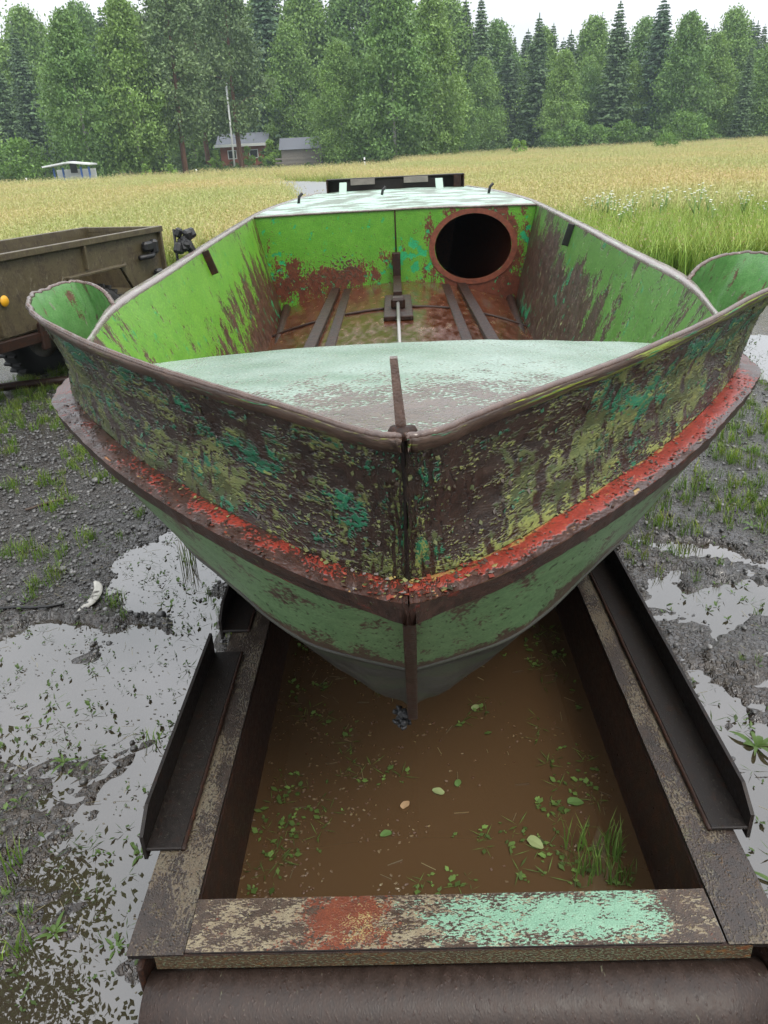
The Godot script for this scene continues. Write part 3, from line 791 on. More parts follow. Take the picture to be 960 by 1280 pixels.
func boat():
	var root := thing("work_boat", Vector3(0, 0.25, -4.0), "old open steel work boat with peeling green paint and red rub rail", "boat")
	var hull := put(ArrayMesh.new(), "hull", M.hull, root)
	hull.mesh = null
	var rows := []
	for s: float in [-1.0, 1.0]:
		var b := bow_side(s)
		var n: int = b.n
		# outer bow plate
		rows = []
		var uvs := []
		for k in 25:
			var v := k / 24.0
			var r := PackedVector3Array()
			var u := []
			for i in n:
				r.append(bow_point(b, i, v, s))
				u.append(Vector2(0.5 + s * 0.5 * i / (n - 1.0), v))
			rows.append(r)
			uvs.append(u)
		if s < 0:
			rows.reverse(); uvs.reverse()
		var plate := put(sheet(rows, uvs), "bow_plate", M.bow, root)
		# inner face, a plate's thickness inside
		rows = []
		for k in 13:
			var v := k / 12.0
			var r := PackedVector3Array()
			for i in n:
				var p := bow_point(b, i, v, s)
				var t: Vector3 = (b.rim[mini(i + 1, n - 1)] - b.rim[maxi(i - 1, 0)]).normalized()
				r.append(p + t.cross(Vector3.UP).normalized() * -s * 0.007)
			rows.append(r)
		if s > 0: rows.reverse()
		put(sheet(rows), "inner_face", M.bow_inside, plate)
		# folded band under the rim and the rim bead itself
		rows = []
		uvs = []
		for k in 5:
			var v: float = [0.0, 0.012, 0.05, 0.088, 0.1][k]
			var lift: float = [0.004, 0.009, 0.0085, 0.008, 0.001][k]
			var r := PackedVector3Array()
			var u := []
			for i in n:
				var p := bow_point(b, i, v, s)
				var t: Vector3 = (b.rim[mini(i + 1, n - 1)] - b.rim[maxi(i - 1, 0)]).normalized()
				r.append(p + t.cross(Vector3.UP).normalized() * s * lift)
				u.append(Vector2(0.5 + s * 0.5 * i / (n - 1.0), v * 10.0))
			rows.append(r)
			uvs.append(u)
		if s < 0:
			rows.reverse(); uvs.reverse()
		put(sheet(rows, uvs), "rim_band", M.band, plate)
		put(tube_mesh(b.rim, 0.0062, 8), "rim_bead", M.wet_rust, plate)
		# loose curls of paint on the plate
		flakes(plate, b, s)
		# rub rail
		var li := curve(side(LEDGE_IN, s), 150)
		var lo := curve(side(LEDGE_OUT, s), 150)
		for i in 150:
			var jag := gn3.get_noise_2d(i * 0.02, s * 3) * 0.004 + gn2.get_noise_2d(i * 0.03, s) * 0.004
			lo[i] += Vector3(s * jag, jag * 0.7, jag * 0.5)
		var top := []
		var face := []
		for k in 7:
			var r := PackedVector3Array()
			for i in 150:
				var p := li[i].lerp(lo[i], k / 6.0)
				p.y += sin(k / 6.0 * PI) * 0.004 + 0.0025 * gn3.get_noise_3d(i * 0.04, k * 0.3, s)
				r.append(p)
			top.append(r)
		for k in 5:
			var r := PackedVector3Array()
			for i in 150:
				var deep := 0.034 + 0.012 * exp(-pow(absf(lo[i].x) / 0.06, 2))
				var p := lo[i] + Vector3(-s * 0.002 * k, -deep * k / 4.0, -0.0015 * k)
				r.append(p)
			face.append(r)
		var ut := []
		var uf := []
		for k in 7:
			var u := []
			for i in 150: u.append(Vector2(0.5 + s * 0.5 * minf(1.0, i / 149.0 * 1.5), k / 6.0))
			ut.append(u)
		for k in 5:
			var u := []
			for i in 150: u.append(Vector2(0.5 + s * 0.5 * minf(1.0, i / 149.0 * 1.5), k / 4.0))
			uf.append(u)
		if s < 0:
			top.reverse(); face.reverse(); ut.reverse(); uf.reverse()
		var rail := put(sheet(top, ut), "rub_rail", M.ledge_top, root)
		put(sheet(face, uf), "rail_face", M.ledge_face, rail)
		rail_flakes(rail, li, lo, s)
		# hull plate from the rub rail down to the chine, bottom plate from the chine to the keel
		var up := curve(side(LEDGE_OUT, s), 120)
		var ch := curve(side(CHINE, s), 120)
		var ke := curve(side(KEEL, s), 120)
		rows = []
		for k in 15:
			var f := k / 14.0
			var r := PackedVector3Array()
			for i in 120:
				var a := up[i] + Vector3(-s * 0.012, -0.035, -0.012)
				var p := a.lerp(ch[i], f)
				var dent := gn2.get_noise_2d(i * 0.03 + s * 7, f * 0.6) * 0.006
				p += Vector3(-s * dent * 0.5, 0, 0)
				if i == 0: p.x = s * 0.006
				r.append(p)
			rows.append(r)
		var hu := []
		for k in 15:
			var u := []
			for i in 120: u.append(Vector2(0.5 + s * 0.5 * minf(1.0, i / 119.0 * 1.4), k / 14.0))
			hu.append(u)
		if s < 0:
			rows.reverse(); hu.reverse()
		put(sheet(rows, hu), "hull_plate", M.hull, root)
		rows = []
		for k in 7:
			var r := PackedVector3Array()
			for i in 120:
				var bulge := sin(k / 6.0 * PI) * lerpf(0.034, 0.006, smoothstep(30.0, 75.0, i)) * smoothstep(0.0, 8.0, i)
				r.append(ch[i].lerp(ke[i], k / 6.0) + Vector3(s * bulge, -bulge, 0.0))
			rows.append(r)
		if s < 0: rows.reverse()
		put(sheet(rows), "bottom_plate", M.bottom, root)
		put(tube_mesh(ch, 0.006, 6), "chine_weld", M.bottom, root)
		# cockpit side with gunwale strip, outer side plate
		var g := curve(side(GUNWALE, s), 70)
		var wl := curve(side(WELL, s), 70)
		rows = []
		for k in 11:
			var r := PackedVector3Array()
			for i in 70:
				var f := k / 10.0
				var dent := gn2.get_noise_2d(i * 0.06 + s * 3, f) * 0.008 * sin(f * PI)
				r.append(g[i].lerp(wl[i], f) + Vector3(dent, -0.002, 0))
			rows.append(r)
		if s > 0: rows.reverse()
		var cu := []
		for k in 11:
			var u := []
			for i in 70: u.append(Vector2(i / 69.0, k / 10.0))
			cu.append(u)
		if s > 0: cu.reverse()
		var wall := put(sheet(rows, cu), "cockpit_side", M.coaming_a if s < 0 else M.coaming_b, root)
		var full := curve(side(GUNWALE + [[0.885, 1.295, 5.6], [0.84, 1.3, 6.3], [0.76, 1.303, 7.0], [0.66, 1.3, 7.7]], s), 120)
		var strip := tool()
		var outer := PackedVector3Array()
		rows = []
		for k in 5:
			var r := PackedVector3Array()
			for i in 120:
				var wob := 0.0008 * gn3.get_noise_2d(i * 0.05, s)
				var slim := lerpf(0.25, 1.0, smoothstep(1.7, 2.4, -full[i].z))
				r.append(full[i] + Vector3(s * ([-0.001, -0.001, 0.017, 0.036, 0.036][k] * slim + wob), [-0.006, 0.006, 0.008, 0.006, -0.012][k], 0))
			rows.append(r)
		if s < 0: rows.reverse()
		put(sheet(rows), "gunwale", M.gunwale if M.has("gunwale") else gun_mat(), root)
		rows = []
		var ins := curve(side(LEDGE_IN, s), 120)
		for k in 2:
			var r := PackedVector3Array()
			for i in 120:
				if -full[i].z < 2.16: continue
				if k == 0: r.append(full[i] + Vector3(s * 0.03, -0.008, 0))
				else:
					var q := full[i]
					var lx := 0.955
					if -q.z < 2.4: lx = lerpf(0.84, 0.95, smoothstep(2.16, 2.4, -q.z))
					if -q.z > 5.2: lx = lerpf(0.955, 0.8, (-q.z - 5.2) / 2.5)
					r.append(Vector3(s * maxf(lx, absf(q.x) + 0.02), 1.086, q.z))
			rows.append(r)
		if s < 0: rows.reverse()
		put(sheet(rows), "side_plate", M.bow_inside, root)
		# pipe along the foot of the cockpit side, strap on the side
		var pipe := PackedVector3Array()
		for i in range(8, 70): pipe.append(wl[i] + Vector3(-s * 0.03, 0.035, 0))
		put(tube_mesh(pipe, 0.028, 10), "bilge_pipe", M.rust, root)
		var ti := 38 if s < 0 else 45
		put(bar_mesh(g[ti] + Vector3(-s * 0.006, 0.0, 0), g[ti].lerp(wl[ti], 0.16) + Vector3(-s * 0.006, 0, 0), 0.05, 0.008, Vector3.BACK), "strap", M.black if s > 0 else M.rust, wall)
	hull.free()
	# welded stem: bar over the plates, cap under the rim, keel bar
	put(tube_mesh(curve([V(0, 1.275, 1.034), V(0, 1.15, 1.064), V(0, 1.05, 1.09), V(0, 1.0, 1.1)], 14), PackedFloat32Array([0.006, 0.005, 0.004, 0.003, 0.003, 0.003, 0.0035, 0.003, 0.003, 0.003, 0.0035, 0.004, 0.005, 0.006]), 8), "stem_weld", M.dark_steel, root)
	put(tube_mesh(PackedVector3Array([V(-0.014, 1.278, 1.05), V(0, 1.28, 1.038), V(0.014, 1.278, 1.05)]), 0.0125, 10), "stem_cap", M.rust, root)
	var kb := tool()
	var kp := [V(0, 0.965, 1.024), V(0, 0.86, 1.085), V(0, 0.7, 1.2), V(0, 0.57, 1.278), V(0, 0.545, 1.3), V(0, 0.5, 1.42), V(0, 0.39, 1.78), V(0, 0.28, 2.22), V(0, 0.2, 2.9), V(0, 0.15, 3.7), V(0, 0.14, 5.2), V(0, 0.16, 7.7)]
	var kc := curve(kp, 80)
	var l := PackedVector3Array()
	var rrow := []
	for k in [[-0.011, 0.06], [-0.011, 0.002], [-0.008, 0.0], [0.008, 0.0], [0.011, 0.002], [0.011, 0.06]]:
		var r := PackedVector3Array()
		for i in 80:
			var t := (kc[mini(i + 1, 79)] - kc[maxi(i - 1, 0)]).normalized()
			var inn := t.cross(Vector3.RIGHT)
			if inn.z > 0: inn = -inn
			if inn.y < -0.2: inn = -inn
			r.append(kc[i] + inn * k[1] + Vector3(k[0], 0, 0))
		rrow.append(r)
	put(sheet(rrow), "stem_bar", M.ledge_face, root)
	# dark clump of weed hanging at the keel foot
	var clump := tool()
	for i in 26:
		var c := V(-0.024 + rr(-0.014, 0.014), 0.545 + rr(-0.02, 0.02), 1.3 + rr(-0.012, 0.012))
		cbox(clump, c, Vector3(rr(0.006, 0.018), rr(0.006, 0.018), rr(0.006, 0.018)), Basis.from_euler(Vector3(rr(0, 3), rr(0, 3), rr(0, 3))), 0.004)
	clump.generate_normals()
	part(clump, "weed_clump", M.black, root)
	# foredeck, cambered, with an upright bar at the stem
	rows = []
	var bs := {-1.0: bow_side(-1.0), 1.0: bow_side(1.0)}
	var du := []
	for k in 26:
		var d := lerpf(1.868, 1.062, k / 25.0)
		var wid := {}
		for s: float in [-1.0, 1.0]:
			var best := 0.03
			for i in range(0, 85):
				var p := bow_point(bs[s], i, 0.42, s)
				if -p.z <= d: best = maxf(best, absf(p.x))
			wid[s] = minf(best - 0.004, 0.672 + maxf(0.0, d - 1.63) * 0.17)
		var r := PackedVector3Array()
		var u := []
		for j in 41:
			var f := j / 40.0 * 2 - 1
			var x: float = f * (wid[1.0] if f > 0 else wid[-1.0])
			var y := lerpf(1.222, 1.262, k / 25.0) - 0.075 * x * x + 0.0025 * gn2.get_noise_2d(x, d)
			r.append(V(x, y, d))
			u.append(Vector2(0.5 + x / 1.4, k / 25.0))
		rows.append(r)
		du.append(u)
	var fd := put(sheet(rows, du), "foredeck", M.foredeck, root)
	var lip := []
	for k in 3:
		var r := PackedVector3Array()
		for j in 41: r.append(rows[0][j] + Vector3(0, -0.014 * k, -0.001 if k > 0 else 0.0))
		lip.append(r)
	put(sheet(lip), "deck_lip", M.foredeck, fd)
	var fin := []
	for k in [[-1, -1], [-1, 1], [1, 1], [1, -1], [-1, -1]]:
		var r := PackedVector3Array()
		for i in 7:
			var f := i / 6.0
			r.append(V(lerpf(0.0, -0.009, f) + k[0] * lerpf(0.0095, 0.0055, pow(f, 0.6)), lerpf(1.258, 1.385, f), lerpf(1.056, 1.066, f) + k[1] * lerpf(0.014, 0.007, f)))
		fin.append(r)
	var fin_st := tool()
	fin_st.set_smooth_group(-1)
	for k in 4:
		for i in 6: quad(fin_st, fin[k][i], fin[k + 1][i], fin[k + 1][i + 1], fin[k][i + 1])
	quad(fin_st, fin[0][6], fin[1][6], fin[2][6], fin[3][6])
	fin_st.generate_normals()
	part(fin_st, "mooring_fin", M.wet_rust, fd)
	put(box_mesh(V(0.002, 1.272, 1.066), Vector3(0.024, 0.016, 0.03), Basis.IDENTITY, 0.006), "bar_foot", M.rust, fd)
	cockpit(root)
	stern(root)

func gun_mat() -> StandardMaterial3D:
	var m := weathered(1024, 64, 211, [rgb(104, 92, 88), rgb(132, 122, 116)], [
		{"n": nz(1024, 64, 18, 212, 2, 1), "at": 0.66, "edge": 0.2, "c": [rgb(150, 156, 140), rgb(120, 130, 112)], "r": 0.2, "h": 0.4}], [0.15, 0.35], 0.2, 0.65)
	M.gunwale = m
	return m
func add_flake(v: PackedVector3Array, c: PackedColorArray, p: Vector3, a: Vector3, b: Vector3, nrm: Vector3, sz: float, col: Color):
	# a curled chip: four corners and a raised middle edge
	var q := [p - a * sz, p + b * sz * rr(0.5, 0.9), p + a * sz * rr(0.6, 1.1) + nrm * sz * rr(0.1, 0.7), p - b * sz * rr(0.5, 0.9) + nrm * sz * rr(0.0, 0.35)]
	for k in [0, 1, 2, 0, 2, 3]:
		v.append(q[k])
		c.append(col)
func flakes(plate: Node, b: Dictionary, s: float):
	var v := PackedVector3Array()
	var c := PackedColorArray()
	var cols := [Color(0.09, 0.1, 0.035), Color(0.12, 0.13, 0.05), Color(0.06, 0.075, 0.03), Color(0.03, 0.1, 0.055), Color(0.05, 0.035, 0.028), Color(0.07, 0.055, 0.04)]
	for i in 750:
		var t := rng.randi_range(3, int(b.n * 0.66))
		var w := rr(0.1, 0.97)
		if gn2.get_noise_2d(t * 0.02 + s * 5, w * 0.7) < rr(-0.35, 0.3): continue
		var p := bow_point(b, t, w, s)
		var ta := (bow_point(b, t + 1, w, s) - p).normalized()
		var dn := (bow_point(b, t, minf(w + 0.02, 1.0), s) - p).normalized()
		var nm := (ta.cross(dn) * s).normalized()
		if nm.z < 0 and absf(nm.x) < 0.5: nm = -nm
		if nm.x * s < 0 and absf(nm.x) >= 0.5: nm = -nm
		var an := rr(0, TAU)
		add_flake(v, c, p + nm * 0.0012, ta * cos(an) + dn * sin(an), dn * cos(an) - ta * sin(an), nm, rr(0.002, 0.0065), cols[rng.randi_range(0, 5)] * rr(0.8, 1.2))
	put(tri_mesh(v, c), "paint_flakes", M.flake, plate).set_meta("kind", "stuff")
func rail_flakes(rail: Node, li: PackedVector3Array, lo: PackedVector3Array, s: float):
	var v := PackedVector3Array()
	var c := PackedColorArray()
	for i in 300:
		var f := rr(1, 90)
		var k := int(f)
		var w := rr(0.02, 0.95)
		var p: Vector3 = li[k].lerp(li[k + 1], f - k).lerp(lo[k].lerp(lo[k + 1], f - k), w)
		var stem := absf(p.x) < 0.16
		var col: Color
		if stem and rng.randf() < 0.5: col = [Color(0.03, 0.03, 0.02), Color(0.08, 0.09, 0.03), Color(0.24, 0.05, 0.03), Color(0.26, 0.2, 0.07), Color(0.16, 0.14, 0.13)][rng.randi_range(0, 4)]
		elif w < 0.25 and rng.randf() < 0.5: col = Color(0.17, 0.18, 0.07)
		elif rng.randf() < 0.55: col = Color(0.19, 0.04, 0.025)
		else: col = Color(0.06, 0.035, 0.026)
		if s < 0 and f > 55: col = Color(0.07, 0.05, 0.045)
		var an := rr(0, TAU)
		add_flake(v, c, p + Vector3(0, 0.004, 0), Vector3(cos(an), 0, sin(an)), Vector3(-sin(an), 0, cos(an)), Vector3.UP, rr(0.002, 0.006) * (1.3 if stem else 1.0), col * rr(0.75, 1.25))
	put(tri_mesh(v, c), "paint_flakes", M.flake, rail).set_meta("kind", "stuff")

func floor_y(x: float) -> float:
	return 0.862 - 0.265 * x * x
func cockpit(root: Node3D):
	# domed floor plates
	var rows := []
	for k in 30:
		var d := lerpf(5.16, 1.9, k / 29.0)
		var r := PackedVector3Array()
		var wd := lerpf(0.775, 0.54, k / 29.0)
		for j in 31:
			var x := lerpf(-wd, wd, j / 30.0)
			r.append(V(x, floor_y(x) + 0.006 * gn2.get_noise_2d(x * 0.6, d * 0.5), d))
		rows.append(r)
	var fl := put(sheet(rows), "cockpit_floor", M.floor, root)
	for xx in [-0.40, 0.415]:
		put(bar_mesh(V(xx, floor_y(xx) + 0.012, 5.13), V(xx * 1.06, floor_y(xx) + 0.012, 2.1), 0.055, 0.03), "stringer", M.rust, fl)
	for xx in [-0.32, 0.31]:
		put(bar_mesh(V(xx, floor_y(xx) + 0.002, 5.1), V(xx, floor_y(xx) + 0.002, 2.1), 0.05, 0.012), "drain_channel", M.rust, fl)
	for seg in [[-0.74, -0.43], [-0.29, -0.07], [0.07, 0.28], [0.45, 0.75]]:
		var pts := PackedVector3Array()
		for i in 8:
			var x := lerpf(seg[0], seg[1], i / 7.0)
			pts.append(V(x, floor_y(x) + 0.004, 4.25 + 0.03 * sin(x * 5)))
		put(tube_mesh(pts, 0.008, 6), "floor_seam", M.rust, fl)
	# centre bearing: base plate, block, bolts, shaft and the upright behind it
	var bear := put(box_mesh(V(0.0, 0.874, 4.22), Vector3(0.15, 0.024, 0.62), Basis.IDENTITY, 0.004), "shaft_bearing", M.rust, root)
	put(box_mesh(V(0.0, 0.91, 4.15), Vector3(0.075, 0.06, 0.09), Basis.IDENTITY, 0.012), "bearing_block", M.rust, bear)
	for s: float in [-1.0, 1.0]:
		for d in [3.98, 4.12, 4.26, 4.4, 4.5]:
			put(lathe_mesh([[0.0, 0.014], [0.011, 0.014], [0.013, 0.01], [0.013, 0.0]], 6), "bolt", M.rust, bear).transform = Transform3D(Basis(Vector3.UP, Vector3.FORWARD, Vector3.LEFT), V(s * 0.055, 0.886, d) - root.position)
	put(tube_mesh(PackedVector3Array([V(0, 0.915, 4.12), V(0, 0.905, 3.2)]), 0.009, 10), "shaft", M.silver, bear)
	put(box_mesh(V(0, 0.95, 5.11), Vector3(0.05, 0.2, 0.05)), "upright", M.rust, bear)
	put(bar_mesh(V(0, 0.885, 5.1), V(0, 0.885, 4.5), 0.05, 0.05), "shaft_cover", M.rust, bear)
	# aft bulkhead with a round manhole
	var c := Vector2(0.49, 1.06)
	var ring := Vector2(0.242, 0.198)
	var poly := PackedVector2Array()
	for i in 21:
		var x := lerpf(-0.885, 0.885, i / 20.0)
		poly.append(Vector2(x, 1.29 + 0.014 * (1.0 - x * x)))
	for i in 21:
		var x := lerpf(0.772, -0.772, i / 20.0)
		poly.append(Vector2(x, 0.66))
	var ang := []
	for p in poly: ang.append((p - c).angle())
	for i in 64: ang.append(-PI + TAU * i / 64.0)
	ang.sort()
	var inner := PackedVector3Array()
	var outer := PackedVector3Array()
	var ui := []
	var uo := []
	for i in ang.size() + 1:
		var a: float = ang[i % ang.size()]
		var dir := Vector2(cos(a), sin(a))
		var hit := 9.0
		for k in poly.size():
			var x = Geometry2D.segment_intersects_segment(c, c + dir * 4.0, poly[k], poly[(k + 1) % poly.size()])
			if x != null: hit = minf(hit, c.distance_to(x))
		var o := c + dir * hit
		var q := c + dir * ring.x * ring.y / sqrt(pow(ring.y * dir.x, 2) + pow(ring.x * dir.y, 2))
		inner.append(V(q.x, q.y, 5.15))
		outer.append(V(o.x, o.y, 5.15))
		ui.append(Vector2(0.5 + q.x / 1.78, (1.305 - q.y) / 0.6))
		uo.append(Vector2(0.5 + o.x / 1.78, (1.305 - o.y) / 0.6))
	var bh := put(sheet([outer, inner], [uo, ui]), "bulkhead", M.bulkhead, root)
	# flanged ring round the manhole
	var rings := []
	for k in [[1.16, 0.0], [1.16, 0.006], [1.01, 0.006], [1.01, -0.02]]:
		var r := PackedVector3Array()
		for i in 73:
			var a := TAU * i / 72
			r.append(V(c.x + cos(a) * ring.x * k[0], c.y + sin(a) * ring.y * k[0], 5.15 - k[1]))
		rings.append(r)
	var flange := put(sheet([rings[1], rings[2]]), "manhole_ring", M.manhole if M.has("manhole") else man_mat(), bh)
	put(sheet([rings[0], rings[1]]), "ring_edge", M.manhole, flange)
	put(sheet([rings[2], rings[3]]), "ring_edge", M.manhole, flange)
	put(tube_mesh(PackedVector3Array([V(0, 1.3, 5.147), V(0, 0.88, 5.147)]), 0.005, 6), "weld_seam", M.rust, bh)
func man_mat() -> StandardMaterial3D:
	var m := world_mapped(weathered(256, 256, 221, [rgb(84, 44, 30), rgb(128, 68, 46)], [
		{"n": nz(256, 256, 20, 222), "at": 0.74, "edge": 0.12, "c": [rgb(60, 40, 30), rgb(140, 60, 40)], "r": 0.5, "h": 0.4}], [0.4, 0.6], 0.3), 0.4)
	M.manhole = m
	return m

func stern(root: Node3D):
	# cambered aft deck
	var rows := []
	var side_line := curve(side([[0.885, 1.296, 5.148], [0.885, 1.297, 5.6], [0.84, 1.302, 6.3], [0.76, 1.305, 7.0], [0.66, 1.302, 7.7]], 1.0), 24)
	for k in 24:
		var p := side_line[23 - k]
		var r := PackedVector3Array()
		for j in 31:
			var f := j / 30.0 * 2 - 1
			r.append(Vector3(p.x * f, p.y + 0.012 * (1 - f * f) + 0.004 * gn2.get_noise_2d(p.x * f * 0.8, p.z * 0.6), p.z))
		rows.append(r)
	var deck := put(sheet(rows), "aft_deck", M.aft_deck, root)
	var lip := PackedVector3Array()
	for j in 31: lip.append(rows[23][j] + Vector3(0, -0.004, 0.002))
	put(tube_mesh(lip, 0.007, 6), "deck_edge", M.gunwale, deck)
	# lining of the closed compartment behind the manhole
	var li := tool()
	li.set_smooth_group(-1)
	var lx := [0.86, 0.6]
	var q := []
	for e in [[5.17, 0.86, 1.28], [7.6, 0.6, 1.28]]:
		q.append([V(-e[1], e[2], e[0]), V(e[1], e[2], e[0]), V(e[1] * 0.82, 0.6, e[0]), V(-e[1] * 0.82, 0.6, e[0])])
	for k in 4: quad(li, q[0][k], q[0][(k + 1) % 4], q[1][(k + 1) % 4], q[1][k])
	quad(li, q[1][0], q[1][1], q[1][2], q[1][3])
	li.generate_normals()
	part(li, "compartment_lining", M.manhole, root)
	# transom
	var t := []
	for k in 5:
		var r := PackedVector3Array()
		var f := k / 4.0
		for j in 9:
			var x := (j / 8.0 * 2 - 1) * lerpf(0.69, 0.72, f)
			var bottom := lerpf(0.44, 0.18, 1 - absf(j / 8.0 * 2 - 1))
			r.append(V(x, lerpf(1.3, bottom, f), 7.7))
		t.append(r)
	put(sheet(t), "transom", M.hull, root)
	# steel box across the stern with a lid plate and two green hinge straps
	var st := tool()
	cbox(st, V(0.015, 1.35, 7.68), Vector3(1.24, 0.11, 0.012))
	cbox(st, V(0.015, 1.41, 7.62), Vector3(1.25, 0.012, 0.13))
	cbox(st, V(0.015, 1.297, 7.62), Vector3(1.25, 0.012, 0.13))
	st.generate_normals()
	var bx := part(st, "stern_box", M.dark_steel, root)
	for x in [-0.605, 0.63]: put(box_mesh(V(x, 1.353, 7.62), Vector3(0.014, 0.125, 0.14)), "end_plate", M.rust, bx)
	put(box_mesh(V(0.575, 1.353, 7.56), Vector3(0.07, 0.11, 0.012)), "corner_plate", M.rust, bx)
	for x in [-0.28, 0.2]: put(box_mesh(V(x, 1.385, 7.546), Vector3(0.22, 0.05, 0.008)), "cover_plate", M.grey_wood, bx)
	put(box_mesh(V(0.0, 1.352, 7.575), Vector3(0.9, 0.1, 0.01)), "front_panel", M.dark_steel, bx)
	for x in [-0.45, 0.4]:
		put(bar_mesh(V(x, 1.3, 7.28), V(x, 1.385, 7.42), 0.065, 0.02, Vector3.RIGHT.cross(Vector3.UP)), "hinge_strap", M.aft_deck, deck)
	# little deck pins
	for p in [[-0.1, 6.6], [0.72, 6.35], [-0.72, 6.2]]:
		put(tube_mesh(PackedVector3Array([V(p[0], 1.3, p[1]), V(p[0] + 0.01, 1.35, p[1]), V(p[0] + 0.035, 1.375, p[1])]), 0.011, 7), "deck_pin", M.black, deck)
	# black rowlock clamped outside the gunwale
	var rl := tool()
	for i in 9:
		cbox(rl, V(-0.9 + rr(-0.03, 0.03), 1.335 + rr(-0.03, 0.035), 3.45 + rr(-0.03, 0.03)), Vector3(rr(0.025, 0.045), rr(0.025, 0.045), rr(0.025, 0.04)), Basis.from_euler(Vector3(rr(-0.6, 0.6), rr(0, 3), rr(-0.6, 0.6))), 0.008)
	rl.generate_normals()
	var clamp_part := part(rl, "rowlock", M.black, root)
	put(tube_mesh(PackedVector3Array([V(-0.94, 1.38, 3.45), V(-0.945, 1.1, 3.45)]), 0.006, 6), "rowlock_pin", M.black, clamp_part)
	put(tube_mesh(PackedVector3Array([V(-0.9, 1.35, 3.45), V(-0.87, 1.28, 3.45)]), 0.018, 8), "rowlock_arm", M.black, clamp_part)

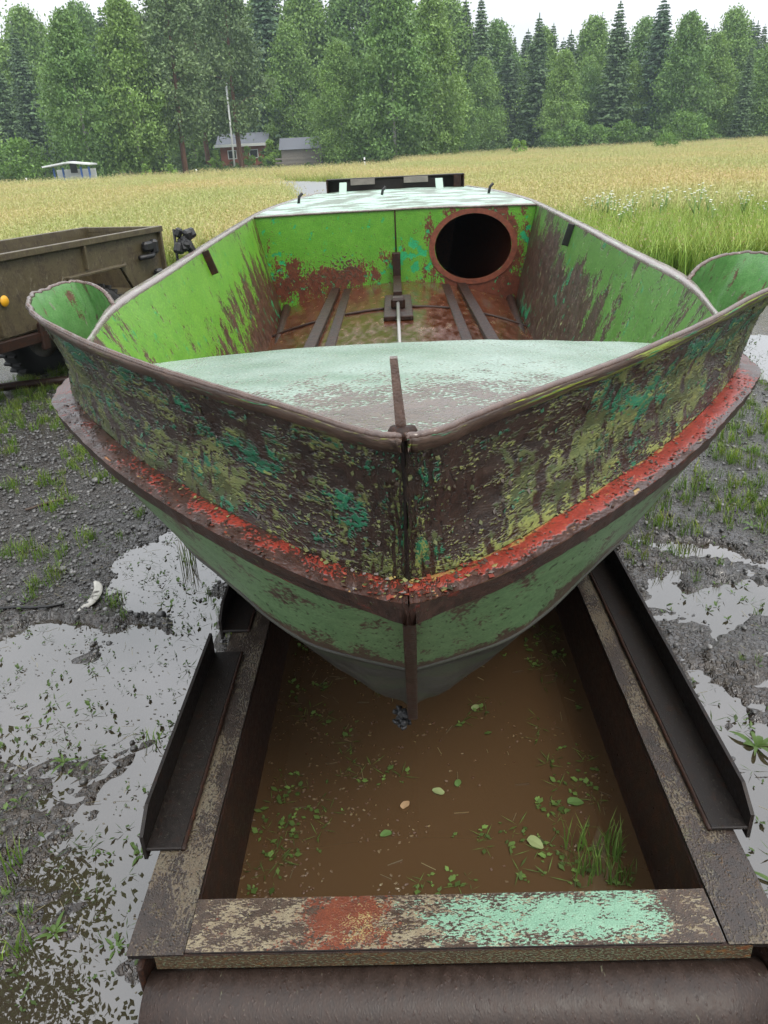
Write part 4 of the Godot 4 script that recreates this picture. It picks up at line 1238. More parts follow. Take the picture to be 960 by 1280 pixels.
# ---------------------------------------------------------------- trailer
func trailer():
	var corner := V(-2.092, 0, 7.151)
	var along := (V(-2.673, 0, 5.4) - corner).normalized()
	var inward := Vector3.UP.cross(along)
	if inward.x > 0: inward = -inward
	var root := thing("cargo_trailer", corner + along * 1.0 + inward * 0.38, "olive drab open cargo trailer standing on the grass beside the boat", "trailer")
	var bas := Basis(along, Vector3.UP, inward)
	if bas.determinant() < 0: bas = Basis(along, Vector3.UP, -inward)
	var L := 2.9
	var W := 0.76
	var P := func(s: float, y: float, k: float) -> Vector3: return corner + along * s + Vector3.UP * y + inward * k
	# near side with the wheel arch cut out: strips round the opening
	var near := tool()
	var far := tool()
	var a0 := 0.42
	var a1 := 0.6
	var a2 := 1.3
	var a3 := 1.5
	for q in [[near, 0.0, 0.02], [far, W, W - 0.02]]:
		var st: SurfaceTool = q[0]
		st.set_smooth_group(-1)
		for k in [q[1], q[2]]:
			for poly in [[[0, 0.58], [0, 1.1], [a0, 1.1], [a0, 0.58]], [[a0, 0.58], [a0, 1.1], [a1, 1.1], [a1, 0.87]], [[a1, 0.87], [a1, 1.1], [a2, 1.1], [a2, 0.87]], [[a2, 0.87], [a2, 1.1], [a3, 1.1], [a3, 0.58]], [[a3, 0.58], [a3, 1.1], [L, 1.1], [L, 0.58]]]:
				var p := []
				for e in poly: p.append(P.call(e[0], e[1], k))
				quad(st, p[0], p[1], p[2], p[3])
		st.generate_normals()
	var n1 := part(near, "side_panel", M.olive, root)
	part(far, "side_panel", M.olive, root)
	put(bar_mesh(P.call(0.01, 0.84, 0.0), P.call(0.01, 0.84, W), 0.02, 0.52), "end_panel", M.olive, root)
	put(bar_mesh(P.call(L, 0.84, 0.0), P.call(L, 0.84, W), 0.02, 0.52), "end_panel", M.olive, root)
	put(bar_mesh(P.call(0, 0.58, W / 2), P.call(L, 0.58, W / 2), W - 0.03, 0.03), "floor_panel", M.olive, root)
	# top rails, posts, arch frame
	for k in [-0.012, W + 0.012]: put(bar_mesh(P.call(-0.03, 1.1, k), P.call(L, 1.1, k), 0.05, 0.045), "top_rail", M.olive, root)
	for s in [0.0, L]: put(bar_mesh(P.call(s, 1.1, 0.016), P.call(s, 1.1, W - 0.016), 0.045, 0.04), "top_rail", M.olive, root)
	for s in [0.0, 1.02, 2.0, L - 0.02]: put(bar_mesh(P.call(s, 0.6 if s != 1.02 else 0.9, -0.012), P.call(s, 1.08, -0.012), 0.045, 0.025, along), "side_post", M.olive, root)
	for s in [0.0, L]: put(bar_mesh(P.call(s, 0.6, W + 0.01), P.call(s, 1.12, W + 0.01), 0.05, 0.03, along), "side_post", M.olive, root)
	for e in [[a0, 0.6, a1, 0.875], [a1, 0.875, a2, 0.875], [a2, 0.875, a3, 0.6]]:
		put(bar_mesh(P.call(e[0], e[1], -0.03), P.call(e[2], e[3], -0.03), 0.075, 0.018, bas.z if absf(e[1] - e[3]) > 0.1 else Vector3.UP), "wheel_arch", M.olive, n1)
	put(bar_mesh(P.call(a0, 0.9, 0.16), P.call(a3, 0.9, 0.16), 0.28, 0.02), "mudguard", M.olive, n1)
	# chassis and axle
	for k in [0.2, W - 0.2]: put(bar_mesh(P.call(-0.05, 0.5, k), P.call(L + 0.2, 0.5, k), 0.06, 0.11), "chassis_beam", M.dark_steel, root)
	put(tube_mesh(PackedVector3Array([P.call(0.95, 0.38, 0.0), P.call(0.95, 0.38, W)]), 0.035, 10), "axle", M.dark_steel, root)
	for k in [0.06, W - 0.06]:
		var wheel := Node3D.new()
		wheel.name = "wheel"
		root.add_child(wheel, true)
		wheel.position = P.call(0.95, 0.38, k) - root.position
		wheel.basis = Basis(inward, Vector3.UP, inward.cross(Vector3.UP))
		put(lathe_mesh([[0.2, -0.07], [0.25, -0.095], [0.33, -0.095], [0.365, -0.075], [0.378, -0.04], [0.38, 0.0], [0.378, 0.04], [0.365, 0.075], [0.33, 0.095], [0.25, 0.095], [0.2, 0.07]], 40), "tyre", M.rubber, wheel, true)
		put(lathe_mesh([[0.21, -0.07], [0.19, -0.05], [0.12, -0.04], [0.06, -0.06], [0.0, -0.065]], 28), "rim", M.olive, wheel, true)
		var tr := tool()
		for i in 30:
			var a := TAU * i / 30
			for s: float in [-1.0, 1.0]:
				cbox(tr, Vector3(s * 0.045, sin(a + s * 0.1) * 0.38, cos(a + s * 0.1) * 0.38), Vector3(0.075, 0.022, 0.036), Basis(Vector3.RIGHT, -a - s * 0.1), 0.004)
		tr.generate_normals()
		part(tr, "tread", M.rubber, wheel, true)
	# rear lamps, reflector, latch and coupling bits
	var lamp := put(box_mesh(P.call(0.16, 0.97, -0.05), Vector3(0.07, 0.12, 0.07), bas, 0.02), "tail_lamp", M.black, root)
	put(tube_mesh(PackedVector3Array([P.call(0.14, 0.93, -0.04), P.call(0.22, 0.9, -0.06), P.call(0.36, 0.9, -0.03)]), 0.022, 8), "lamp_cable", M.black, lamp)
	put(box_mesh(P.call(0.24, 0.98, -0.04), Vector3(0.12, 0.08, 0.06), bas, 0.02), "lamp_bracket", M.black, lamp)
	put(box_mesh(P.call(0.14, 0.74, -0.04), Vector3(0.09, 0.09, 0.06), bas, 0.02), "hook", M.black, root)
	var ref := put(lathe_mesh([[0.0, 0.012], [0.03, 0.01], [0.038, 0.0]], 20), "reflector", M.yellow, root, true)
	ref.position = P.call(1.916, 0.823, -0.015) - root.position
	ref.basis = Basis(-inward, Vector3.UP, (-inward).cross(Vector3.UP))
	put(box_mesh(P.call(1.66, 0.53, -0.04), Vector3(0.07, 0.2, 0.04), bas, 0.01), "latch", M.rust, root)
	put(bar_mesh(P.call(1.5, 0.52, -0.02), P.call(2.2, 0.54, -0.02), 0.05, 0.07), "lower_beam", M.rust, root)
	for s in [0.1, 2.4]: put(box_mesh(P.call(s, 0.25, W / 2), Vector3(0.06, 0.5, 0.06), bas), "prop_leg", M.dark_steel, root)

# ---------------------------------------------------------------- plants
func blade(v: PackedVector3Array, c: PackedColorArray, p: Vector3, h: float, w: float, lean: Vector3, col: Color, tip: Color):
	var s := Vector3(rr(-1, 1), 0, rr(-1, 1)).normalized() * w
	var m := p + lean * 0.35 + Vector3(0, h * 0.6, 0)
	var t := p + lean + Vector3(0, h, 0)
	for q in [p - s, p + s, m + s * 0.7, p - s, m + s * 0.7, m - s * 0.7, m - s * 0.7, m + s * 0.7, t]: v.append(q)
	for k in 6: c.append(col)
	for k in 3: c.append(tip)
func tuft(n: int, h: float, spread: float, w: float, heads: float, col := Color(0.1, 0.16, 0.035), tip := Color(0.14, 0.17, 0.05)) -> ArrayMesh:
	var v := PackedVector3Array()
	var c := PackedColorArray()
	for i in n:
		var p := Vector3(rr(-spread, spread), 0, rr(-spread, spread))
		var k := rr(0.75, 1.25)
		var hh := h * rr(0.6, 1.1)
		var ln := Vector3(rr(-1, 1), 0, rr(-1, 1)) * hh * 0.35
		blade(v, c, p, hh, w, ln, col * k, tip * k)
		if rng.randf() < heads:   # a seed head
			var t := p + ln + Vector3(0, hh, 0)
			for j in 4:
				var a := t + Vector3(rr(-0.012, 0.012), rr(-0.16, 0.05) * h, rr(-0.012, 0.012))
				for q in 3:
					v.append(a + Vector3(rr(-0.008, 0.008), rr(-0.03, 0.03), rr(-0.008, 0.008)))
					c.append(Color(0.4, 0.35, 0.22) * rr(0.8, 1.2))
	return tri_mesh(v, c)
func meadow():
	var tufts := [tuft(20, 0.6, 0.24, 0.0038, 0.6, Color(0.2, 0.24, 0.075), Color(0.32, 0.33, 0.15)), tuft(20, 0.5, 0.24, 0.0038, 0.3, Color(0.18, 0.24, 0.06), Color(0.29, 0.32, 0.13))]
	var xf := [[], []]
	var cols := [[], []]
	var count := 0
	while count < 90000:
		var d := 10.5 * pow(9.0, rng.randf())
		var x := rr(-0.62, 0.66) * (d + 3.0)
		count += 1
		var rd := road_distance(x, d) if x < 3 and d > 18 and d < 68 else 99.0
		if rd < 2.2: continue
		if x < 0.5 and d > 58 + rr(0, 4): continue
		if d < meadow_edge(x) or (absf(x) < 1.6 and d < 16): continue
		if x > 1.4 and d < 14.5 + rr(-1, 1.5): continue
		if x > -9 and x < -1.2 and d < 12.5: continue
		var k := rng.randi_range(0, 1)
		var s := rr(0.8, 1.25) * (1.0 + d * 0.012)
		var hs := 1.0 if d < 40 else 0.9
		xf[k].append(Transform3D(Basis(Vector3.UP, rr(0, TAU)).scaled(Vector3(s * 1.5, s * hs * 0.8, s * 1.5)), V(x, 0.05, d)))
		var t := clampf(0.5 + 0.9 * gn1.get_noise_2d(x * 0.07, d * 0.05) + rr(-0.15, 0.15), 0, 1)
		cols[k].append(Color(1.02, 1.2, 0.88).lerp(Color(1.42, 1.25, 1.1), t))
	for k in 2: scatter("meadow_grass", tufts[k], M.grass, xf[k], cols[k], ["tall golden hay grass with seed heads filling the meadow", "green and straw coloured grass mixed through the meadow"][k], "grass")
	# lush green grass at the meadow's edge
	var lush := tuft(26, 0.5, 0.15, 0.0042, 0.06, Color(0.13, 0.24, 0.035), Color(0.22, 0.33, 0.07))
	var lx := []
	var lc := []
	for i in 5200:
		var d := rr(9.8, 16.5)
		var x := rr(1.4, 10.0)
		if d > 15.0 + gn1.get_noise_2d(x, d) * 2.5: continue
		var s := rr(0.7, 1.25)
		lx.append(Transform3D(Basis(Vector3.UP, rr(0, TAU)).scaled(Vector3(s * 1.4, s, s * 1.4)), V(x, 0.05, d)))
		lc.append(Color(1, 1, 1).lerp(Color(1.35, 1.05, 1.1), pow(rng.randf(), 2.0)) * rr(0.8, 1.2))
	scatter("edge_grass", lush, M.grass, lx, lc, "lush bright green grass along the edge of the meadow", "grass")
	# cow parsley
	var plant: Node3D = null
	for i in 26:
		var x := rr(2.7, 5.4)
		var d := rr(12.0, 14.5)
		if i == 0:
			plant = thing("cow_parsley", Vector3.ZERO, "white flowering cow parsley standing in the lush green grass", "plant", "cow parsley at the meadow edge")
			put(tube_mesh(PackedVector3Array([Vector3.ZERO, Vector3(0.02, 0.4, 0), Vector3(0.03, 0.86, 0.02)]), 0.006, 5), "stem", plain(rgb(96, 130, 60), 0.6), plant, true)
			for u in 6:
				var dome := put(lathe_mesh([[0.0, 0.016], [0.02, 0.015], [0.04, 0.009], [0.055, 0.0], [0.03, -0.006], [0.0, -0.012]], 9), "flower_umbel", M.white_flower, plant, true)
				dome.position = Vector3(rr(-0.14, 0.14), 0.88 + rr(-0.1, 0.1), rr(-0.14, 0.14))
				dome.basis = Basis(Vector3.UP, Vector3.RIGHT, Vector3.FORWARD) * Basis(Vector3.RIGHT, rr(0, 3))
				dome.scale = Vector3.ONE * rr(0.35, 0.6)
				put(tube_mesh(PackedVector3Array([Vector3(0.02, 0.6, 0.01), dome.position]), 0.003, 4), "stalk", plant.get_child(0).material_override, plant, true)
		var p := plant if i == 0 else copy(plant, "cow_parsley")
		p.position = V(x, 0.05, d)
		p.rotation.y = rr(0, TAU)
		p.scale = Vector3.ONE * rr(0.68, 0.88)

func leaf_quad(v: PackedVector3Array, c: PackedColorArray, p: Vector3, a: Vector3, b: Vector3, col: Color):
	for q in [p - a, p + b, p + a, p - a, p + a, p - b]:
		v.append(q)
		c.append(col)
func spruce_crown(H: float, R: float, col: Color) -> ArrayMesh:
	var v := PackedVector3Array()
	var c := PackedColorArray()
	var y := H * 0.06
	while y < H * 0.985:
		var L := R * pow(1.0 - y / H, 0.72) * rr(0.7, 1.15) + 0.08
		var nb := rng.randi_range(9, 12)
		var a0 := rr(0, TAU)
		for b in nb:
			var a := a0 + TAU * b / nb + rr(-0.3, 0.3)
			var dir := Vector3(cos(a), 0, sin(a))
			var sd := Vector3(-sin(a), 0, cos(a))
			var lb := L * rr(0.65, 1.12)
			var n := maxi(3, int(lb / 0.24))
			var k := rr(0.75, 1.25)
			for i in n:
				var f := (i + 0.6) / n
				var p := Vector3(0, y, 0) + dir * lb * f + Vector3(0, -0.34 * lb * f + 0.2 * lb * f * f * f, 0)
				for s: float in [-1.0, 1.0]:
					var w := (rr(0.3, 0.6) * (1.15 - 0.55 * f) + 0.05) * clampf(0.45 + L / 2.6, 0.5, 1.0)
					var tip: Vector3 = (dir * rr(0.3, 0.7) + sd * s * rr(0.5, 1.0) + Vector3(0, rr(-0.75, -0.1), 0)).normalized()
					leaf_quad(v, c, p + tip * w * 0.5, tip * w * 0.6, tip.cross(Vector3(rr(-1, 1), rr(-1, 1), rr(-1, 1))).normalized() * w * 0.32, col * k * rr(0.75, 1.3))
		y += rr(0.2, 0.36)
	for i in 6: leaf_quad(v, c, Vector3(0, H * (0.97 + 0.006 * i), 0), Vector3(0, 0.22, 0), Vector3(rr(-0.1, 0.1), 0, rr(-0.1, 0.1)), col)
	return tri_mesh(v, c)
func leafy_crown(H: float, R: float, low: float, clumps: int, per: int, leaf: float, col: Color, col2: Color, shape := 0.0) -> ArrayMesh:
	# clumps of leaves through a crown; shape 0 is an upright oval, 1 a wide cap
	var v := PackedVector3Array()
	var c := PackedColorArray()
	for i in clumps:
		var f := rng.randf()
		var y := lerpf(low, 1.0, f)
		var prof := pow(sin(PI * clampf(0.12 + 0.86 * f, 0, 1)), 0.75) * lerpf(1.0, 0.45, f * (1.0 - shape))
		var a := rr(0, TAU)
		var rad := R * prof * sqrt(rr(0.12, 1.0)) * (1.0 + 0.22 * sin(a * 3.0 + i))
		var o := Vector3(cos(a) * rad, y * H, sin(a) * rad)
		var cs := R * rr(0.13, 0.26)
		var k := col.lerp(col2, rng.randf()) * rr(0.8, 1.2)
		for j in per:
			var q := Vector3(rng.randfn(), rng.randfn() * 0.9, rng.randfn()) * cs * 0.55
			q.y -= q.length() * 0.35
			var d1 := Vector3(rr(-1, 1), rr(-1.4, 0.3), rr(-1, 1)).normalized()
			leaf_quad(v, c, o + q, d1 * leaf * rr(0.6, 1.2), d1.cross(Vector3(rr(-1, 1), rr(-1, 1), rr(-1, 1))).normalized() * leaf * 0.5, k * rr(0.8, 1.25))
	return tri_mesh(v, c)
func trunk_mesh(H: float, r: float, limbs: int, low: float, reach: float) -> ArrayMesh:
	var pts := PackedVector3Array()
	var rad := PackedFloat32Array()
	for i in 9:
		var f := i / 8.0
		pts.append(Vector3(0.012 * H * sin(f * 3.0), f * H * 0.93, 0.01 * H * sin(f * 4.0 + 1.0)))
		rad.append(lerpf(r, r * 0.12, f))
	var st := tool()
	st.append_from(tube_mesh(pts, rad, 9), 0, Transform3D.IDENTITY)
	for i in limbs:
		var f := lerpf(low, 0.9, float(i) / limbs)
		var a := rr(0, TAU)
		var b := pts[0].lerp(Vector3(0, H * 0.93, 0), f)
		var L := reach * (1.1 - f) * rr(0.6, 1.0)
		st.append_from(tube_mesh(PackedVector3Array([b, b + Vector3(cos(a) * L * 0.5, L * 0.35, sin(a) * L * 0.5), b + Vector3(cos(a) * L, L * 0.5, sin(a) * L)]), PackedFloat32Array([r * 0.35 * (1.1 - f), r * 0.2 * (1.1 - f), r * 0.06]), 5), 0, Transform3D.IDENTITY)
	return st.commit()
func tree_kind(called: String, crown: Mesh, crown_mat: Material, trunk: Mesh, bark: Material) -> Node3D:
	var t := Node3D.new()
	t.name = called
	put(trunk, "trunk", bark, t, true)
	put(crown, "crown", crown_mat, t, true)
	return t
func plant_tree(kind: Node3D, called: String, x: float, d: float, s: float, label: String, cat: String, group: String):
	var o: Node3D = kind.duplicate()
	o.name = numbered(called)
	add_child(o)
	var y := 0.03
	if d > 62.0 and x < 8.0: y += smoothstep(62.0, 92.0, d) * smoothstep(8.0, -8.0, x) * 0.55
	o.position = V(x, y, d)
	o.rotation.y = rr(0, TAU)
	o.scale = Vector3(s * rr(0.92, 1.08), s, s * rr(0.92, 1.08))
	tag(o, label, cat, group)
func forest():
	var sp := []
	for i in 4:
		var H := 16.0
		var R: float = [3.4, 4.2, 2.7, 3.8][i]
		sp.append(tree_kind("spruce", spruce_crown(H, R, [Color(0.083, 0.138, 0.058), Color(0.068, 0.123, 0.062), Color(0.098, 0.160, 0.065), Color(0.078, 0.133, 0.055)][i]), M.needle, trunk_mesh(H, 0.2, 10, 0.1, 1.2), M.bark_dark))
	var bi := []
	for i in 3:
		bi.append(tree_kind("birch", leafy_crown(13.0, [4.6, 4.0, 3.6, 5.0][i], 0.05, 290, 84, 0.16, [Color(0.140, 0.244, 0.059), Color(0.117, 0.219, 0.059), Color(0.164, 0.268, 0.065), Color(0.112, 0.201, 0.059)][i], [Color(0.199, 0.317, 0.088), Color(0.164, 0.268, 0.082), Color(0.211, 0.329, 0.094), Color(0.164, 0.255, 0.077)][i]), M.leaf, trunk_mesh(13.0, 0.17, 14, 0.25, 3.0), M.bark_light))
	var pi := tree_kind("pine", leafy_crown(16.0, 3.5, 0.2, 210, 80, 0.16, Color(0.105, 0.167, 0.065), Color(0.150, 0.217, 0.085), 0.4), M.needle, trunk_mesh(16.0, 0.26, 16, 0.3, 3.2), M.bark_red)
	var bu := []
	for i in 3: bu.append(tree_kind("bush", leafy_crown(3.0, [2.0, 2.4, 1.7][i], 0.05, 80, 46, 0.13, Color(0.090, 0.174, 0.039), Color(0.150, 0.261, 0.058), 1.0), M.leaf, trunk_mesh(2.4, 0.06, 8, 0.1, 1.6), M.bark_dark))
	var sa := tree_kind("sapling", leafy_crown(2.0, 0.85, 0.05, 40, 40, 0.09, Color(0.165, 0.290, 0.046), Color(0.225, 0.362, 0.078), 0.3), M.leaf, trunk_mesh(2.0, 0.03, 6, 0.15, 0.7), M.bark_dark)
	var at := {
		"birch": [[-26.0, 72, 12.3],[-22.0, 74, 13.3],[-4.7, 82, 10.0],[0.4, 80, 15.1],[3.9, 84, 14.1],[-11.1, 98, 13.3],[7.3, 92, 7.4],[19.1, 97, 10.2],[23.4, 104, 9.9],[32.7, 98, 13.1],[37.0, 101, 11.4],[42.3, 97, 11.1],[48.8, 100, 11.9],[-39.4, 78, 11.2]],
		"pine": [[-18.7, 76, 16.0],[-15.0, 84, 17.0],[-19.1, 88, 17.2]],
		"spruce_front": [[17.2, 103, 14.6],[25.5, 100, 15.0],[30.8, 102, 15.4],[38.4, 95, 9.7],[-40.2, 96, 14.5],[-41.2, 92, 12.0],[-13.8, 100, 19.0],[10.7, 104, 16.8],[-2.1, 104, 19.9]],
		"spruce_back": [[-69.6, 116, 17.2],[-62.7, 108, 16.0],[-62.7, 112, 16.9],[-58.2, 108, 16.9],[-62.7, 121, 18.5],[-54.1, 108, 16.4],[-54.2, 112, 16.6],[-52.0, 112, 17.0],[-54.6, 121, 19.5],[-47.4, 108, 17.5],[-47.6, 112, 16.9],[-45.9, 112, 17.6],[-43.8, 112, 18.4],[-41.3, 112, 17.1],[-40.4, 116, 19.5],[-37.2, 112, 18.7],[-34.2, 108, 17.7],[-32.1, 108, 18.4],[-33.5, 121, 19.9],[-31.8, 121, 20.0],[-27.0, 108, 17.7],[-28.4, 121, 21.6],[-24.9, 116, 20.3],[-23.5, 121, 21.7],[-20.2, 112, 20.1],[-20.0, 121, 21.1],[-17.4, 116, 19.4],[-15.8, 116, 19.3],[-13.4, 108, 19.2],[-12.4, 116, 19.1],[-9.8, 108, 18.9],[-8.5, 112, 18.6],[-6.7, 116, 18.6],[-4.7, 108, 18.9],[-3.1, 121, 20.9],[-0.7, 116, 18.4],[1.2, 121, 20.3],[3.4, 108, 16.9],[5.3, 112, 18.5],[7.4, 112, 17.4],[9.3, 108, 17.1],[11.0, 108, 15.5],[14.1, 121, 16.2],[15.1, 112, 13.2],[18.3, 121, 14.2],[19.3, 116, 14.6],[20.5, 112, 14.6],[22.7, 112, 13.8],[25.5, 116, 15.3],[27.4, 116, 15.7],[29.7, 116, 14.6],[31.9, 116, 15.0],[34.0, 116, 13.9],[35.8, 116, 13.7],[36.2, 112, 14.1],[39.0, 116, 15.1],[40.7, 116, 14.3],[42.8, 116, 15.4],[46.9, 121, 16.0],[49.3, 121, 14.7],[48.0, 112, 14.5],[51.3, 116, 14.1],[49.6, 108, 13.6],[53.5, 112, 14.1],[60.4, 121, 15.7],[59.9, 116, 14.3],[59.2, 112, 14.0],[61.2, 112, 14.6],[61.0, 108, 12.7]],
		"leafy_back": [[-57.3, 102, 12.9],[-54.1, 105, 9.5],[-46.7, 102, 11.7],[-41.3, 102, 11.2],[-37.4, 105, 14.2],[-31.6, 105, 11.3],[-24.6, 105, 11.6],[-18.4, 105, 15.2],[-12.3, 105, 11.6],[-7.0, 105, 11.9],[-1.3, 105, 12.8],[3.7, 105, 12.0],[10.7, 102, 10.2],[22.9, 102, 8.9],[28.2, 102, 9.1],[36.0, 105, 9.0],[43.3, 105, 9.8],[50.6, 105, 9.2],[55.9, 102, 7.9]],
		"bush": [[-31.9, 72, 3.5],[-34.0, 70, 3.1],[19.4, 92, 3.3],[22.3, 93, 2.8],[24.9, 92, 3.1],[27.6, 94, 2.4],[31.1, 92, 3.6],[33.6, 93, 3.0],[17.6, 94, 2.4]],
		"sapling": [[-19.5, 66, 1.3],[-17.5, 66, 1.2],[10.9, 75, 1.8],[11.6, 76, 1.7],[-12.2, 85, 2.4],[-15.1, 88, 1.9],[-17.6, 84, 1.7],[3.2, 86, 1.1]],
	}
	var k := 0
	var birch_label := {0: "leafy light green birch rising directly behind the roadside shelter", 1: "tall light green birch between the roadside shelter and the pines", 2: "shorter bright birch just past the wooden shed", 3: "tallest broad birch rising in line with the boat's stern", 4: "tall birch crowding the broad birch behind the boat's stern", 5: "slim birch standing behind the weathered wooden shed", 6: "small birch half as tall as the stern birches next to it"}
	for a in at.birch:
		k += 1
		plant_tree(bi[k % 3], "birch_tree", a[0], a[1], a[2] / 13.0, birch_label.get(k - 1, "light green birch standing in front of spruces beyond the open meadow"), "tree", "birches at the forest edge")
	var pine_label := {76: "tall pine with bare trunk between the birches and the red house", 84: "tall pine with reddish trunk in front of the red house", 88: "pine standing close beside the red house's end wall"}
	# the tree beside the yard that the near puddle mirrors
	var yard_tree := tree_kind("yard_tree", leafy_crown(11.0, 2.5, 0.36, 170, 120, 0.055, Color(0.07, 0.12, 0.035), Color(0.1, 0.16, 0.045)), M.leaf, trunk_mesh(11.0, 0.16, 12, 0.35, 2.2), M.bark_light)
	plant_tree(yard_tree, "yard_tree", -5.5, 5.2, 1.0, "leafy tree beside the yard, mirrored dark in the near puddle", "tree", "")
	yard_tree.free()
	for a in at.pine: plant_tree(pi, "pine_tree", a[0], a[1], a[2] / 16.0, pine_label[int(a[1])], "tree", "pines near the house")
	for a in at.spruce_front:
		k += 1
		plant_tree(sp[k % 4], "spruce_tree", a[0], a[1], a[2] / 16.0, "dark pointed spruce standing out along the forest edge", "tree", "spruces at the forest edge")
	for a in at.spruce_back:
		k += 1
		if k % 3 == 0:
			plant_tree(bi[(k / 3) % 3], "leafy_tree", a[0], a[1] - 4.0, a[2] / 13.0 * 0.96, "broad leafy tree deep among the spruces of the forest", "tree", "leafy trees among the spruces")
			continue
		plant_tree(sp[k % 4], "spruce_tree", a[0], a[1], a[2] / 16.0, "dark spruce in the dense back row of the forest", "tree", "spruces in the back rows")
	for a in at.leafy_back:
		k += 1
		plant_tree(bi[k % 3], "leafy_tree", a[0], a[1], a[2] / 13.0, "broad leafy tree deep among the spruces of the forest", "tree", "leafy trees among the spruces")
	for i in 60:   # trees deeper in the wood close the gaps
		k += 1
		var x := -74.0 + 150.0 * i / 59.0 + rr(-1, 1)
		plant_tree(sp[k % 4], "spruce_tree", x, rr(124, 132), rr(0.86, 1.06) * (1.26 if x < 9.0 else 0.98), "dark spruce in the dense back row of the forest", "tree", "spruces in the back rows")
	for a in at.bush:
		k += 1
		plant_tree(bu[k % 3], "leafy_bush", a[0], a[1], a[2] / 3.0, "round green bush at the foot of the forest", "bush", "bushes along the forest foot")
	plant_tree(bu[1], "leafy_bush", 22.5, 70.0, 0.56, "low round bush standing alone in the golden meadow", "bush", "")
	for a in at.sapling: plant_tree(sa, "young_sapling", a[0], a[1], a[2] / 2.0, "bright green young sapling where the meadow meets the trees", "sapling", "saplings at the meadow's far edge")
	# undergrowth along the forest foot
	var xf := []
	var cols := []
	var low := leafy_crown(1.2, 0.8, 0.0, 24, 26, 0.11, Color(0.06, 0.11, 0.03), Color(0.09, 0.15, 0.04), 1.0)
	for i in 520:
		var x := rr(-75, 75)
		var d := rr(90, 106) if x > 4 else rr(84, 104)
		if x < -4 and rng.randf() < 0.35: d = rr(62, 80)
		if x > -27 and x < -22 and d < 66: continue
		if road_distance(x, d) < 3.5: continue
		var s := rr(0.6, 1.5)
		if d < 82: s *= 0.55
		xf.append(Transform3D(Basis(Vector3.UP, rr(0, TAU)).scaled(Vector3(s, s * rr(0.7, 1.2), s)), V(x, 0.2, d)))
		cols.append(Color.WHITE * rr(0.8, 1.25))
	scatter("undergrowth", low, M.leaf, xf, cols, "low green undergrowth along the foot of the forest", "undergrowth")
	for t in sp + bi + bu + [pi, sa]: t.free()

